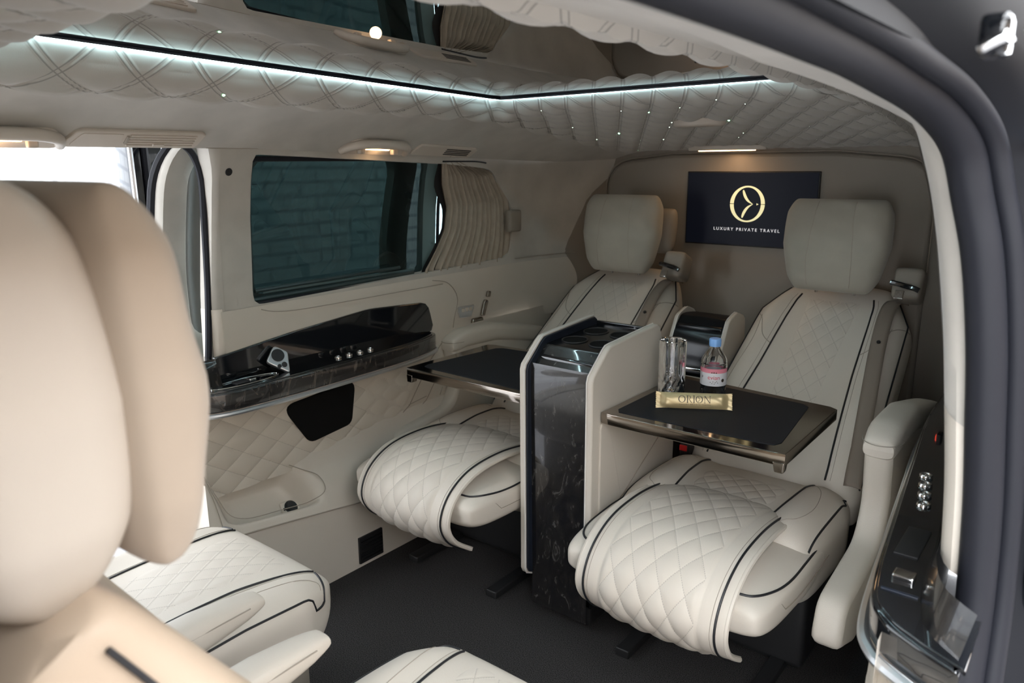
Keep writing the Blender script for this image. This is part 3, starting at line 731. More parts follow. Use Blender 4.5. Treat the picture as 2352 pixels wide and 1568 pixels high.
tube('door_edge_seal', [(XD-.045+tl_(p[1]), p[0], p[1]) for p in [A_[i]*1.012-B_[i]*.012 for i in range(140)]], .014, 'rubber', ld, closed=True)
P = [[(XD-.035+tl_(z)+.006*math.sin(y*150), y, z) for z in np.linspace(.79, 1.345, 12)] for y in np.linspace(1.075, 1.23, 50)]
mk('door_curtain', *gridmesh(P), 'curtain_grey', ld)
mk('door_skin', *gridmesh([[(XD-.09, y, z) for z in (.1, .5, .80)] for y in (1.0, 1.98)]), 'paint', ld)
mk('door_glass', *gridmesh([[(XD-.07, y, z) for z in (.78, 1.36)] for y in (1.2, 1.95)]), 'door_tint', ld)
jb = empty('trim_5', (-1.0, .93, 0)); struct(jb, 'glossy black body frame at the edge of the left door opening', 'body frame')
rbox('rail_post', (-1.09, 1.045, .9), (.08, .10, 1.1), 'paint', jb, bev=.01)
tube('gloss_edge', [(-1.045, 1.0, z) for z in (.3, .8, 1.42)], .007, 'silver', jb)
tube('gloss_edge', [(-1.045, 1.04, z) for z in (.3, .8, 1.42)], .010, 'rubber', jb)

# ------------------------------------------------------------------ right pillar, header and door edge
pin = crv([(.80, YF, 1.425), (.80, .2, 1.425), (.805, .70, 1.420), (.815, .92, 1.408), (.838, 1.06, 1.385), (.868, 1.145, 1.345), (.888, 1.165, 1.29), (.910, 1.168, 1.205), (.933, 1.165, 1.08), (.948, 1.162, .97), (.962, 1.16, .85), (.970, 1.158, .735)], 130)
pout = crv([(.860, YF, 1.408), (.860, .2, 1.408), (.865, .70, 1.400), (.875, .90, 1.385), (.895, 1.03, 1.360), (.918, 1.105, 1.315), (.935, 1.125, 1.25), (.955, 1.130, 1.17), (.972, 1.132, 1.06), (.983, 1.134, .95), (.993, 1.135, .84), (1.0, 1.135, .720)], 130)
def pillar_rings(i0, i1):
    rr = []
    for i in range(i0, i1):
        a, b = pin[i], pout[i]; back = np.array((.0, .09, 0)) if i > 60 else np.array((-.10, 0, .03)); up_ = np.array((0, 0, 1))
        t = min(1, max(0, (i-40)/25)); back = np.array((-.10, 0, .012))*(1-t)+np.array((-.004, .16, 0))*t
        bul = (np.array((0, 0, -.010))*(1-t)+np.array((.0, -.012, 0))*t)
        rr.append([a+back, a+back*.15, a, a*.75+b*.25+bul, a*.4+b*.6+bul*1.1, a*.1+b*.9+bul*.4, b, b+np.array((.02, .0, 0))*t])
    return rr
rp = empty('trim_6', (.9, 1.2, 0)); struct(rp, 'pale suede and leather pillar trim at the right door opening', 'pillar')
loft('suede_trim', pillar_rings(0, 109), 'suede', rp, cap0=False, cap1=False, closed=False)
loft('leather_trim', [[p+np.array((0, -.002, 0)) for p in r_] for r_ in pillar_rings(107, 130)], 'leather', rp, cap0=False, cap1=False, closed=False)
wr = empty('wall_right', (.95, 2, 0)); struct(wr, 'cream leather lined right cabin wall behind the door opening', 'wall')
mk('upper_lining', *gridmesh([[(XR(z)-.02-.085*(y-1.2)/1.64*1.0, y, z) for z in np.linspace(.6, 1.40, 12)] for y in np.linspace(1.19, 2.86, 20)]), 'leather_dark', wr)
mk('lower_lining', *gridmesh([[(.93-.06*(y-1.0)/1.8, y, z) for z in np.linspace(-.01, .66, 6)] for y in np.linspace(1.0, 2.86, 10)]), 'leather', wr)
# seal and black body edge
so = [p+np.array((.022, -.008, -.006)) for p in pout]
low = [np.array(q) for q in [(1.025, 1.10, .60), (1.03, 1.03, .42), (1.03, .99, .2), (1.03, .98, -.05)]]
so = so[:-6]+crv([so[-6], (1.024, 1.115, .66), (1.028, 1.06, .48), (1.03, 1.01, .25), (1.03, .99, -.05)], 20)
struct(tube('door_seal', so, [.024]*len(so), 'rubber', n=14), 'thick black rubber seal down the right door opening', 'seal').name = 'trim_7'
so2 = [p+np.array((.030, .012, .012)) for p in so]
struct(tube('door_seal', so2, .014, 'rubber', n=12), 'outer rubber lip of the right door opening', 'seal').name = 'trim_8'
mk_b = [[p+np.array((-.002, .006, 0)), p+np.array((.035, .03, .02)), p+np.array((.055, .06, .035)), p+np.array((.085, .20, .06)), p+np.array((.11, .5, .16))] for p in so2]
struct(loft('body_side', [[np.array(q) for q in r_] for r_ in mk_b], 'body_matt', cap0=False, cap1=False, closed=False), 'black painted body side around the right doorway', 'body side').name = 'trim_9'

struct(loft('corner_fill', [[p+np.array((.005, .035, -.01)), np.array((p[0]*.5+.475, p[1]+.05, 1.40)), np.array((p[0]*.3+.665, p[1]+.06, 1.49))] for p in so2 if p[1] > .3 and p[2] > 1.0], 'body_matt', cap0=False, cap1=False, closed=False), 'black body frame above the right door corner', 'body frame').name = 'trim_11'
rd = empty('door_2', (1.10, 1.6, .1)); struct(rd, 'black edge of the slid-back right sliding door', 'door')
rbox('door_shell', (1.085, 2.2, .60), (.03, 2.1, 1.5), 'body_matt', rd, bev=.01)
tube('door_roller_arm', crv([(1.00, .60, 1.400), (1.03, .62, 1.405), (1.075, .66, 1.403), (1.09, .72, 1.40)], 16), .006, 'gloss', rd)
rbox('chrome_catch', (1.026, .62, 1.366), (.020, .030, .007), 'chrome', rd, bev=.005, rot=('Y', R(-28)))
rbox('steel_rail', (1.015, 1.02, 1.36), (.004, .30, .010), 'silver', rd, bev=.002, rot=('X', R(-20)))
rbox('catch_block', (1.018, .68, 1.378), (.02, .03, .03), 'gloss', rd, bev=.006)
disc('bolt_head', (1.040, 1.57, .44), (-1, -.5, .2), .012, .006, 'chrome', rd)

# right shelf
rs = empty('side_armrest_shelf', (.9, 1.4, .6), 'gloss black burl armrest shelf on the right wall beside the door opening', 'armrest shelf')
ri = crv([(1.030, .962), (.975, .992), (.922, 1.035), (.893, 1.115), (.866, 1.35), (.835, 1.65), (.804, 1.97), (.795, 2.33), (.80, 2.40), (.86, 2.42)], 60)
po = list(ri)+[np.array((.96, 1.6)), np.array((.998, 1.16)), np.array((1.03, 1.10))]
prism('veneer_band', po, lambda a, b, d: (a, b, d), .625, .678, 'gloss', rs, bev=.006)
prism('tray_surface', [np.array((p[0]+.006, p[1]+.006)) for p in po], lambda a, b, d: (a, b, d), .674, .681, 'gloss', rs, bev=.002)
tube('silver_strip', [(p[0]-.004, p[1]-.004, .618) for p in ri[:52]], .009, 'silver', rs)
fc = crv([(.945, 1.30), (.950, 1.19), (.960, 1.10), (.982, 1.03), (1.025, .985)], 20)
loft('veneer_corner', [[(p[0]+.012*h, p[1]+.01*h, .680+.065*h) for p in fc] for h in (0, .5, 1)], 'burl', rs, cap0=False, cap1=False, closed=False)
loft('veneer_back_panel', [[(.945-.085*(y-1.3)/.9+.012*h, y, .680+h*lerp(y, [1.3, 1.8, 2.1, 2.25], [.065, .10, .09, .02])) for y in np.linspace(1.3, 2.25, 20)] for h in (0, .5, 1)], 'gloss', rs, cap0=False, cap1=False, closed=False)
for i, y in enumerate(np.linspace(1.44, 1.585, 4)):
    puck_button((.900-.16*(y-1.44), y, .681), (0, 0, 1), rs, 'control_button', .0125)
rbox('switch', (.928, 1.155, .684), (.030, .026, .010), 'chrome', rs, bev=.003)
rbox('switch_recess', (.915, 1.28, .682), (.035, .11, .003), 'plastic', rs, bev=.001)
rbox('groove', (.932, 1.105, .682), (.05, .006, .003), 'navy', rs, bev=.001)
V, UV = [], []
P = []
for i in range(80):
    row = []
    for j in range(50):
        p = ri[min(51, int(i*51/79))]; z = .10+.515*j/49
        y = p[1]; qn = abs(math.sin(math.pi*(y/.115+z/.075))*math.sin(math.pi*(y/.115-z/.075)))**.45
        row.append((p[0]+.012-.006*qn, y, z)); UV.append((y, z))
    P.append(row)
V, F = gridmesh(P); mk('quilted_panel', V, F, 'quilt_wall', wr, uvs=UV)
mk('front_edge', *gridmesh([[(x, .955, z) for z in (-.02, .6)] for x in (.95, 1.02)]), 'leather', wr)
rdl = empty('red_lit_switch', (.80, 2.2, .80), 'small glowing red ring beside the right armrest', 'switch')
tube('ring', [(.80, 2.20+.008*math.cos(q), .80+.008*math.sin(q)) for q in np.linspace(0, 2*math.pi, 20)[:-1]], .002, 'redlit', rdl, closed=True)
rbox('plate', (.807, 2.20, .80), (.012, .03, .03), 'plastic', rdl, bev=.003)

# ------------------------------------------------------------------ added walls shutting daylight out of the unseen cabin front, ahead of the doorways
wf = empty('added_front_wall', (0, -1.65, 0)); struct(wf, 'leather lined bulkhead added to keep daylight out of the unseen cabin front', 'wall')
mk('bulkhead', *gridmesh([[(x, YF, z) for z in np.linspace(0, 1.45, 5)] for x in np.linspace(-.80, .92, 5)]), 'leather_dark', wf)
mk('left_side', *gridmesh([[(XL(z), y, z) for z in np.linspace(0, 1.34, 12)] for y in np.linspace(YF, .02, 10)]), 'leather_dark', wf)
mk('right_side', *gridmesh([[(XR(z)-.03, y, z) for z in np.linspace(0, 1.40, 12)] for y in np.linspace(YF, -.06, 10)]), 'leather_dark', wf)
# ------------------------------------------------------------------ outside
struct(mk('gutter', *gridmesh([[(.925, y, 1.425), (.99, y, 1.50), (1.05, y, 1.545)] for y in np.linspace(-1.6, 3.2, 12)]), 'body_matt'), 'black roof gutter above the right doorway', 'roof edge').name = 'trim_10'
ob = struct(rbox('shade_wall_right', (4.0, 0, 1.1), (.3, 16, 3.2), 'opposite', bev=0), 'unseen brown wall on the right side, added to cut low daylight at the doorway', 'wall')  # unseen block added to darken the low sky outside the right doorway
struct(mk('ground', *gridmesh([[(x, y, -.45) for y in (-6, 0, 8)] for x in (-6, 0, 6)]), 'asphalt'), 'grey ground outside the van', 'ground')
struct(rbox('wall_outside', (-2.6, 1.0, 1.2), (.2, 12, 3.4), 'brick', bev=0), 'white painted brick wall beyond the left door opening', 'wall')


# ------------------------------------------------------------------ seats
def paths_on(pad, tf, q0, q1, lift, n=40): return [pad.front(tf(q), q, lift) for q in np.linspace(q0, q1, n)]
def recliner(cx, side, label):
    """reclined seat facing the front of the van; local x runs across, floor at z = 0; side = where the outer armrest is"""
    st = empty('reclining_seat', (cx, 1.95, 0), None, None, local=True)
    ORG[st.name] = (0, 1.95, 0)
    tag(st, label, 'seat', 'reclining seats at the rear of the cabin')
    # backrest
    p0 = np.array((0, 2.01, .385)); d = np.array((0, .808, .589)); nr = np.array((0, -.589, .808)); LB = .86
    Wb = lambda q: lerp(q, [0, .1, .35, .62, .80, .90, 1], [.262, .268, .262, .252, .245, .205, .165])
    fb_ = lambda t, q: .034*max(0, min(1, (abs(t)-.125)/.06))*lerp(q, [0, .75, .95, 1], [1, 1, .3, 0])+.01*math.sin(math.pi*q)
    back = Pad(lambda q: p0+d*LB*q-nr*.075, (1, 0, 0), lambda q: nr, Wb, lambda q: .078, fb_, p=4.2, pe=7)
    bk = back.build('backrest', 'leather', st, 44, 64)
    pt = lambda q: lerp(q, [0, .1, .25, .5, .75, .86, .90, .94], [.175, .172, .160, .142, .131, .124, .116, .095])
    for s_ in (-1, 1):
        tube('piping', paths_on(back, lambda q: s_*pt(q), .06, .90, .0015, 50), .0028, 'pipe', bk)
        tube('stitched_seam', paths_on(back, lambda q: s_*(pt(q)+.014), .06, .90, .0002, 50), .0007, 'seam', bk)
        tube('piping', paths_on(back, lambda q: s_*(Wb(q)*(.82+.18*back.e(q)))*(.925 if s_*1 < 0 else .965), .08, .95, .002, 60), .0028, 'pipe', bk)
        # wing seams
        tube('stitched_seam', [back.front(s_*t, q, .0008) for t, q in crv([(.135, .60), (.17, .63), (.20, .72), (.243, .79)], 24)], .0012, 'seam', bk)
        tube('stitched_seam', [back.front(s_*t, q, .0005) for t, q in crv([(.205, .74), (.195, .60), (.215, .40), (.225, .14)], 30)], .0009, 'seam', bk)
    back.insert('quilted_insert', 'quilt', st, lambda q: -lerp(q, [.1, .35, .86], [.045, .07, .085]), lambda q: lerp(q, [.1, .35, .86], [.03, .065, .085]), .14, .885, .0035, 90, 40, .0022, .052, .080, LB)
    # cushion
    cush = Pad(lambda q: np.array((0, 2.06-.415*q, .335+.012*q)), (1, 0, 0), lambda q: np.array((0, .0, 1.)), lambda q: lerp(q, [0, .3, 1], [.25, .268, .262]), lambda q: .078,
               lambda t, q: .030*max(0, min(1, (abs(t)-.13)/.05))*min(1, q*3+.2)+.012*math.sin(math.pi*q), p=4.5, pe=5, back=1.6)
    cs = cush.build('seat_cushion', 'leather', st, 40, 64)
    for s_ in (-1, 1):
        tube('piping', paths_on(cush, lambda q: s_*lerp(q, [0, .5, 1], [.155, .145, .125]), .10, .95, .0015), .0028, 'pipe', cs)
        tube('piping', [cush.front(s_*(.249-.01*(q < .2)), q, .001) for q in np.linspace(.12, .93, 40)], .0028, 'pipe', cs)
        tube('stitched_seam', [cush.front(s_*t, q, .0005) for t, q in crv([(.165, .25), (.20, .35), (.215, .60), (.20, .80), (.16, .88)], 30)], .0008, 'seam', cs)
    cush.insert('quilted_insert', 'quilt', st, lambda q: -lerp(q, [.1, 1], [.125, .10]), lambda q: lerp(q, [.1, 1], [.125, .10]), .28, .93, .002, 60, 50, .003, .052, .080, .5)
    # leg rest
    leg = Pad(lambda q: np.array((0, 1.86-.475*q, .352-.004*q)), (1, 0, 0), lambda q: np.array((0, -.02, .9998)), lambda q: lerp(q, [0, .5, 1], [.262, .268, .256]), lambda q: .052,
              lambda t, q: .012*math.sin(math.pi*q), p=4.6, pe=4.4, back=1.15)
    lr_ = leg.build('leg_rest', 'leather', st, 40, 64)
    for s_ in (-1, 1):
        tube('piping', [leg.front(s_*t, q, .0012) for t, q in crv([(.252, .12), (.256, .4), (.254, .66), (.240, .82), (.21, .915), (.16, .935)], 50)], .0028, 'pipe', lr_)
        tube('stitched_seam', [leg.front(s_*t, q, -.004) for t, q in crv([(.266, .15), (.268, .6), (.252, .86), (.215, .95), (.16, .965)], 50)], .0008, 'seam', lr_)
    wp = crv([(1.850, .378), (1.800, .415), (1.70, .441), (1.58, .450), (1.465, .437), (1.385, .392), (1.352, .325), (1.378, .262), (1.450, .207)], 120)
    wp = resample(wp, 110); La = sum(np.linalg.norm(wp[i+1]-wp[i]) for i in range(109))
    def wrap_pt(x, i, lift=0):
        a, b = wp[max(0, i-1)], wp[min(109, i+1)]; t = b-a; t /= np.linalg.norm(t); n = np.array((-t[1], t[0]))*-1
        if i < 60 and n[1] < 0: n = -n
        n = np.array((t[1], -t[0])) if (np.array((t[1], -t[0]))@(wp[i]-np.array((1.60, .33)))) > 0 else -np.array((t[1], -t[0]))
        cr = .013*(1-(x/.19)**2)
        p = wp[i]+n*(cr+lift); return np.array((x, p[0], p[1]))
    P = []; UV = []
    for i in range(110):
        row = []
        for j in range(77):
            x = -.188+.376*j/76; s_ = La*i/109
            inq = max(0, min(1, (.122-abs(x))/.012)); qn = abs(math.sin(math.pi*(x/.060+s_/.095))*math.sin(math.pi*(x/.060-s_/.095)))**.45
            puff = .0028+.0042*max(0, min(1, (i-55)/25))
            groove = -.003*math.exp(-((abs(x)-.126)/.0035)**2)
            p = wrap_pt(x, i, puff*qn*inq+groove); row.append(p); UV.append((x if abs(x) < .124 else 9.01, s_ if abs(x) < .124 else 9.02))
        P.append(row)
    V, F = gridmesh([[tuple(p) for p in r_] for r_ in P])
    mats = mk('leg_rest_wrap', V, F, 'leather', st, uvs=UV)
    mats.data.materials.append(M['quilt_wide'])
    for k, pl in enumerate(mats.data.polygons):
        j = k % 76; x = -.188+.376*(j+.5)/76
        if abs(x) < .121: pl.material_index = 1
    so_ = mats.modifiers.new('thick', 'SOLIDIFY'); so_.thickness = .012; so_.offset = -1
    for s_ in (-1, 1):
        tube('piping', [wrap_pt(s_*.165, i, .0015) for i in range(0, 110, 2)], .0028, 'pipe', mats)
        tube('stitched_seam', [wrap_pt(s_*.154, i, .0003) for i in range(0, 110, 2)], .0007, 'seam', mats)
        tube('wrap_edge', [wrap_pt(s_*.186, i, -.005) for i in range(0, 110, 2)], .0065, 'leather', mats)
    # headrest
    hc = np.array((0, 2.565, 1.022))
    hr = Pad(lambda q: hc+np.array((0, .035*(q-.5), .148*(2*q-1))), (1, 0, 0), lambda q: np.array((0, -.99, .10)), lambda q: lerp(q, [0, .15, .5, .85, 1], [.125, .145, .166, .166, .154]), lambda q: .058,
             lambda t, q: .014*math.sin(math.pi*q)+.0022*math.sin(t*60+q*9)*max(0, q-.5)+.0018*math.sin(t*23+q*26)+.0035*math.exp(-((q-.88)/.10)**2)*math.sin(t*75)+.003*math.exp(-((q-.55)/.25)**2)*math.sin(t*31+q*14), p=3.0, pe=3.2, back=.8)
    h_ = hr.build('headrest_pillow', 'pillow', st, 44, 64)
    for s_ in (-1, 1): tube('stitched_seam', [hr.front(s_*(.064+.006*math.sin(q*5)), q, -.0003) for q in np.linspace(.06, .97, 40)], .0011, 'seam', h_)
    sh_ = Pad(lambda q: hc+np.array((.05 if side < 0 else 0, .085+.03*(q-.5), .085*(2*q-1)+.01)), (1, 0, 0), lambda q: np.array((0, -.99, .10)), lambda q: .135 if side < 0 else .11, lambda q: .045, None, p=3, pe=3)
    sh_.build('headrest_shell', 'leather_dark', st, 24, 40)
    [tube('headrest_post', [(x, 2.60, .86), (x, 2.59, .93)], .006, 'chrome', st) for x in (-.06, .06)]
    # belt guide, belt
    rbox('belt_guide', (.222, 2.60, .905), (.085, .09, .10), 'leather_dark', st, bev=.02, rot=('X', R(-25)))
    tube('belt_slot', [(.180, 2.545, .920), (.20, 2.54, .918), (.25, 2.535, .908), (.262, 2.535, .903)], .0085, 'gloss', st)
    rbox('belt_tongue', (.212, 2.515, .888), (.026, .010, .03), 'chrome', st, bev=.003, rot=('X', R(-35)))
    bpth = crv([(.190, .93), (.176, .84), (.190, .62), (.212, .40), (.232, .20), (.244, .06)], 40); P = []
    for i, (t, q) in enumerate(bpth):
        c0 = back.front(min(t, .232), q, .017)+np.array((t-min(t, .232), 0, 0)); P.append([c0+np.array((dx, 0, .0))-nr*.004*(abs(dx)/.023)**2 for dx in np.linspace(-.023, .023, 5)])
    P = [[np.array((.215+dx, 2.545, .920)) for dx in np.linspace(-.023, .023, 5)]]+P
    bl = mk('seat_belt', *gridmesh([[tuple(p) for p in r_] for r_ in P]), 'belt', st); mo = bl.modifiers.new('t', 'SOLIDIFY'); mo.thickness = .0015
    disc('belt_stop', back.front(.189, .64, .019), nr, .006, .004, 'plastic', st, 12)
    # buckle between cushion and console
    bq = rbox('buckle', (-side*.235, 2.03, .430), (.03, .045, .05), 'plastic', st, bev=.006); rbox('buckle_button', (-side*.235, 2.003, .441), (.024, .006, .018), 'red', bq, bev=.002)
    # outer armrest
    xa = side*(.352 if side > 0 else .338); ya = 0 if side > 0 else .14
    body = rounded([(1.775, .66, .02), (1.80, .50, .10), (1.76, .42, .14), (1.50, .385, .06), (1.47, .27, .04), (1.60, .22, .06), (1.85, .24, .14), (2.22, .48, .15), (2.40, .55, .05), (2.38, .60, .02)], 110, 10)
    body = [p+np.array((0, .035*max(0, min(1, (.45-p[1])/.2)))) for p in body]
    prism('armrest_panel', body, lambda a, b, dd: (xa+dd, a+ya, b), -.032, .030, 'leather', st, bev=.016)
    top = Pad(lambda q: np.array((xa, 1.775+ya+.60*q, lerp(q, [0, .12, .4, 1], [.645, .664, .662, .585]))), (1, 0, 0), lambda q: np.array((0, 0, 1.)), lambda q: lerp(q, [0, .1, 1], [.036, .040, .040]), lambda q: .036, None, p=3.2, pe=5)
    tp_ = top.build('armrest_pad', 'leather', st, 30, 40)
    tube('stitched_seam', [(xa+.044*math.cos(a), 1.82+ya+.055*math.sin(a), .660) for a in np.linspace(-math.pi, 0, 30)], .001, 'seam', tp_)
    # base under the cushion
    rbox('seat_base', (0, 1.98, .16), (.46, .42, .30), 'plastic', st, bev=.02)
    rbox('leg_rest_arm', (.18*side, 1.70, .22), (.03, .34, .05), 'plastic', st, bev=.008, rot=('X', R(-18)))
    rbox('seat_rail', (.17, 1.90, .012), (.04, .7, .024), 'plastic', st, bev=.004); rbox('seat_rail', (-.17, 1.90, .012), (.04, .7, .024), 'plastic', st, bev=.004)
    return st
recliner(.395, 1, 'cream reclining seat on the right, in front of the snack and bottle tray')
recliner(-.405, -1, 'cream reclining seat on the left, beside the curtained window')
def vis_a_vis(cx, side, label):
    """seat facing the rear of the van"""
    st = empty('rear_facing_seat', (cx, .5, 0), None, None, local=True); ORG[st.name] = (0, .5, 0)
    tag(st, label, 'seat', 'rear facing seats in the foreground')
    cush = Pad(lambda q: np.array((0, .43+.510*q, .345+.0*q)), (1, 0, 0), lambda q: np.array((0, 0, 1.)), lambda q: lerp(q, [0, .5, .8, 1], [.25, .262, .258, .215]), lambda q: .058,
               lambda t, q: .012*max(0, min(1, (abs(t)-.15)/.05))+.010*math.sin(math.pi*q), p=4.5, pe=3.4, back=2.6)
    cs = cush.build('seat_cushion', 'leather', st, 44, 64)
    for s_ in (-1, 1):
        tube('piping', paths_on(cush, lambda q: s_*lerp(q, [0, .6, 1], [.125, .135, .165]), .05, .955, .0012), .0026, 'pipe', cs)
        tube('stitched_seam', paths_on(cush, lambda q: s_*(.010+lerp(q, [0, .6, 1], [.125, .135, .165])), .05, .955, .0002), .0008, 'seam', cs)
        tube('piping', [cush.front(s_*t, q, .001) for t, q in crv([(.246, .10), (.250, .5), (.246, .82), (.225, .915), (.19, .94), (.17, .95)], 50)], .0026, 'pipe', cs)
        tube('stitched_seam', [cush.front(s_*t, q, .0003) for t, q in crv([(.175, .55), (.195, .8), (.21, .9), (.225, .90)], 20)], .0008, 'seam', cs)
    cush.insert('quilted_insert', 'quilt', st, lambda q: -lerp(q, [.1, .95], [.085, .115]), lambda q: lerp(q, [.1, .95], [.085, .115]), .12, .93, .0022, 70, 50, .002, .052, .080, .53)
    for s_ in ((-1, 1)):
        arm = Pad(lambda q: np.array((s_*.295, .26+.44*q, lerp(q, [0, .5, 1], [.455, .470, .478]))), (1, 0, 0), lambda q: np.array((0, -.05, 1.)), lambda q: lerp(q, [0, .7, .9, 1], [.034, .036, .030, .022]), lambda q: lerp(q, [0, .7, 1], [.040, .034, .020]), None, p=2.8, pe=5)
        ar_ = arm.build('armrest', 'leather', st, 30, 36)
        tube('stitched_seam', [(s_*.295+k*.034, .30+.36*g, .476+.012*g) for k in (1,) for g in np.linspace(0, 1, 20)], .0012, 'seam', ar_)
    p0 = np.array((0, .59, .36)); d = np.array((0, -.52, .854)); nr = np.array((0, .854, .52)); LB = .73
    back = Pad(lambda q: p0+d*LB*q-nr*.06, (1, 0, 0), lambda q: nr, lambda q: lerp(q, [0, .5, .72, .84, .92, 1], [.25, .255, .225, .182, .168, .165]), lambda q: .058, lambda t, q: .012*max(0, min(1, (abs(t)-.10)/.05)), p=5, pe=8)
    bk = back.build('backrest', 'tan', st, 34, 56)
    for s_ in (-1, 1):
        tube('piping', [back.c(q)+np.array((s_*(back.Wf(q)*(.82+.18*back.e(q))+.003), 0, 0))+nr*.022 for q in np.linspace(.05, .97, 60)], .0028, 'pipe', bk)
    hc = np.array((0, .17, 1.12))
    pil = Pad(lambda q: hc+np.array((0, .088-.02*(q-.5), .160*(2*q-1))), (1, 0, 0), lambda q: np.array((0, .995, .06)), lambda q: lerp(q, [0, .2, .5, .85, 1], [.128, .148, .160, .156, .140]), lambda q: .045,
              lambda t, q: .010*math.sin(math.pi*q)+.004*math.sin(q*15+t*8)+.003*math.sin(t*34+q*5), p=3.4, pe=3.0, back=.9)
    pil.build('headrest_pillow', 'pillow_near', st, 44, 64)
    shl = Pad(lambda q: hc+np.array((0, .001-.015*(q-.5), .167*(2*q-1))), (1, 0, 0), lambda q: np.array((0, .995, .06)), lambda q: lerp(q, [0, .2, .5, .85, 1], [.125, .150, .162, .152, .132]), lambda q: .090, None, p=3.2, pe=2.5)
    shl.build('headrest_shell', 'shell', st, 40, 60)
    [tube('headrest_post', [(x, .17, .92), (x, .18, .98)], .006, 'chrome', st) for x in (-.06, .06)]
    base = rounded([(-.20, .45, .03), (.20, .45, .03), (.20, .88, .05), (-.20, .88, .05)], 50)
    prism('seat_base', base, lambda a, b, dd: (a, b, dd), .0, .24, 'leather_dark', st, bev=.015)
    return st
vis_a_vis(-.385, -1, 'cream rear facing seat by the left doorway with its cushion in view')
vis_a_vis(.405, 1, 'nearest rear facing seat whose tan headrest fills the left foreground')

# ------------------------------------------------------------------ centre console
co = empty('centre_console', (0, 1.7, 0), 'tall cream console with black burl front standing between the two reclining seats', 'console')
side_o = rounded([(1.55, .135, .012), (1.55, .755, .02), (1.632, .826, .03), (1.90, .842, .02), (1.955, .70, .03), (2.02, .45, .05), (2.02, .10, .02), (1.62, .10, .01)], 130, 10)
for s_ in (-1, 1):
    prism('side_panel', side_o, lambda a, b, d: (s_*d, a, b), .100, .119, 'leather', co, bev=.004)
    prism('inner_lining', [np.array((1.79+(p[0]-1.79)*.985, .50+(p[1]-.50)*.99)) for p in side_o], lambda a, b, d: (s_*d, a, b), .093, .1005, 'navy', co, bev=.002)
    tube('stitched_edge', [(s_*.101, *(p)) for p in [np.array((1.79+(q[0]-1.79)*1.0015, .50+(q[1]-.50)*1.001)) for q in side_o]], .0022, 'white_edge', co, closed=True)
front = crv([(1.575, .03), (1.572, .40), (1.570, .735), (1.580, .750), (1.628, .796), (1.645, .803)], 50)
loft('burl_front', [[(x, p[0], p[1]) for p in front] for x in np.linspace(-.094, .094, 6)], 'veneer', co, cap0=False, cap1=False, closed=False)
rbox('console_core', (0, 1.80, .42), (.186, .40, .72), 'gloss', co, bev=.01)
topz = lambda y: .803+(y-1.645)*.045
mk('console_top', *gridmesh([[(x, y, topz(y)) for y in (1.64, 1.75, 1.90)] for x in (-.094, .094)]), 'gloss_dim', co)
rbox('console_back', (0, 1.905, .60), (.188, .012, .45), 'gloss', co, bev=.003)
for (x, y) in ((-.045, 1.71), (.045, 1.71), (-.045, 1.82), (.045, 1.82)):
    tube('cup_holder', [(x+.036*math.cos(q), y+.036*math.sin(q), topz(y+.036*math.sin(q))+.001) for q in np.linspace(0, 2*math.pi, 41)[:-1]], .0022, 'plastic', co, closed=True)
    prism('cup_well', [(x+.035*math.cos(q), y+.035*math.sin(q)) for q in np.linspace(0, 2*math.pi, 41)[:-1]], lambda a, b, d: (a, b, topz(b)+d), .0, .0012, 'grille', co)
rbox('console_plinth', (0, 1.74, .05), (.17, .26, .10), 'plastic', co, bev=.01)
for s_ in (-1, 1):
    prism('tray_flap', rounded([(1.585, .30, .01), (1.585, .625, .008), (1.625, .632, .008), (1.70, .38, .02)], 40), lambda a, b, d: (s_*d, a, b), .117, .124, 'leather', co, bev=.003)
    tube('flap_seam', [(s_*.120, y, .31+(y-1.58)*.55) for y in np.linspace(1.585, 1.98, 10)], .0015, 'seam', co)
    # folding tray
    q4 = rounded([(s_*.125, 1.580, .004), (s_*.603, 1.580, .008), (s_*.600, 1.985, .008), (s_*.125, 2.03, .004)], 60)
    tr = prism('folding_tray', q4, lambda a, b, d: (a, b, d), .632, .662, 'smoke', co, bev=.002)
    q5 = rounded([(s_*.150, 1.607, .02), (s_*.575, 1.618, .03), (s_*.535, 1.960, .03), (s_*.150, 1.995, .02)], 60)
    o = prism('tray_leather_inlay', q5, lambda a, b, d: (a, b, d), .6612, .6635, 'tableleather', co, bev=.0008)
    o = prism('tray_catch', rounded([(s_*.580, .615, .003), (s_*.600, .615, .003), (s_*.602, .640, .002), (s_*.575, .640, .002)], 30), lambda a, b, d: (a, d, b), 1.580, 1.605, 'smoke', co, bev=.002)
    rbox('tray_underside', (s_*.34, 1.79, .634), (.40, .34, .012), 'plastic', co, bev=.004)
# rear box between the seat backs
rc = empty('rear_cup_box', (.02, 2.5, .2), 'glossy black cup box with leather cheeks between the two seat backs', 'console')
rs_o = rounded([(2.31, .30, .02), (2.345, .665, .02), (2.40, .765, .03), (2.47, .785, .03), (2.54, .76, .03), (2.56, .30, .02)], 70)
for s_ in (-1, 1):
    prism('leather_cheek', rs_o, lambda a, b, d: (.018+s_*d, a, b), .088, .102, 'leather', rc, bev=.004)
    tube('cheek_edge', [(.018+s_*.089, *p) for p in rs_o], .0022, 'white_edge', rc, closed=True)
fr_ = [(2.325, .42), (2.35, .665), (2.405, .750), (2.45, .765), (2.54, .755)]
loft('gloss_front', [[(x, p[0], p[1]) for p in crv(fr_, 24)[:15]] for x in (-.071, .107)], 'gloss_dim', rc, cap0=False, cap1=False, closed=False)
loft('box_lid', [[(x, p[0], p[1]) for p in crv(fr_, 24)[14:]] for x in (-.071, .107)], 'body_matt', rc, cap0=False, cap1=False, closed=False)
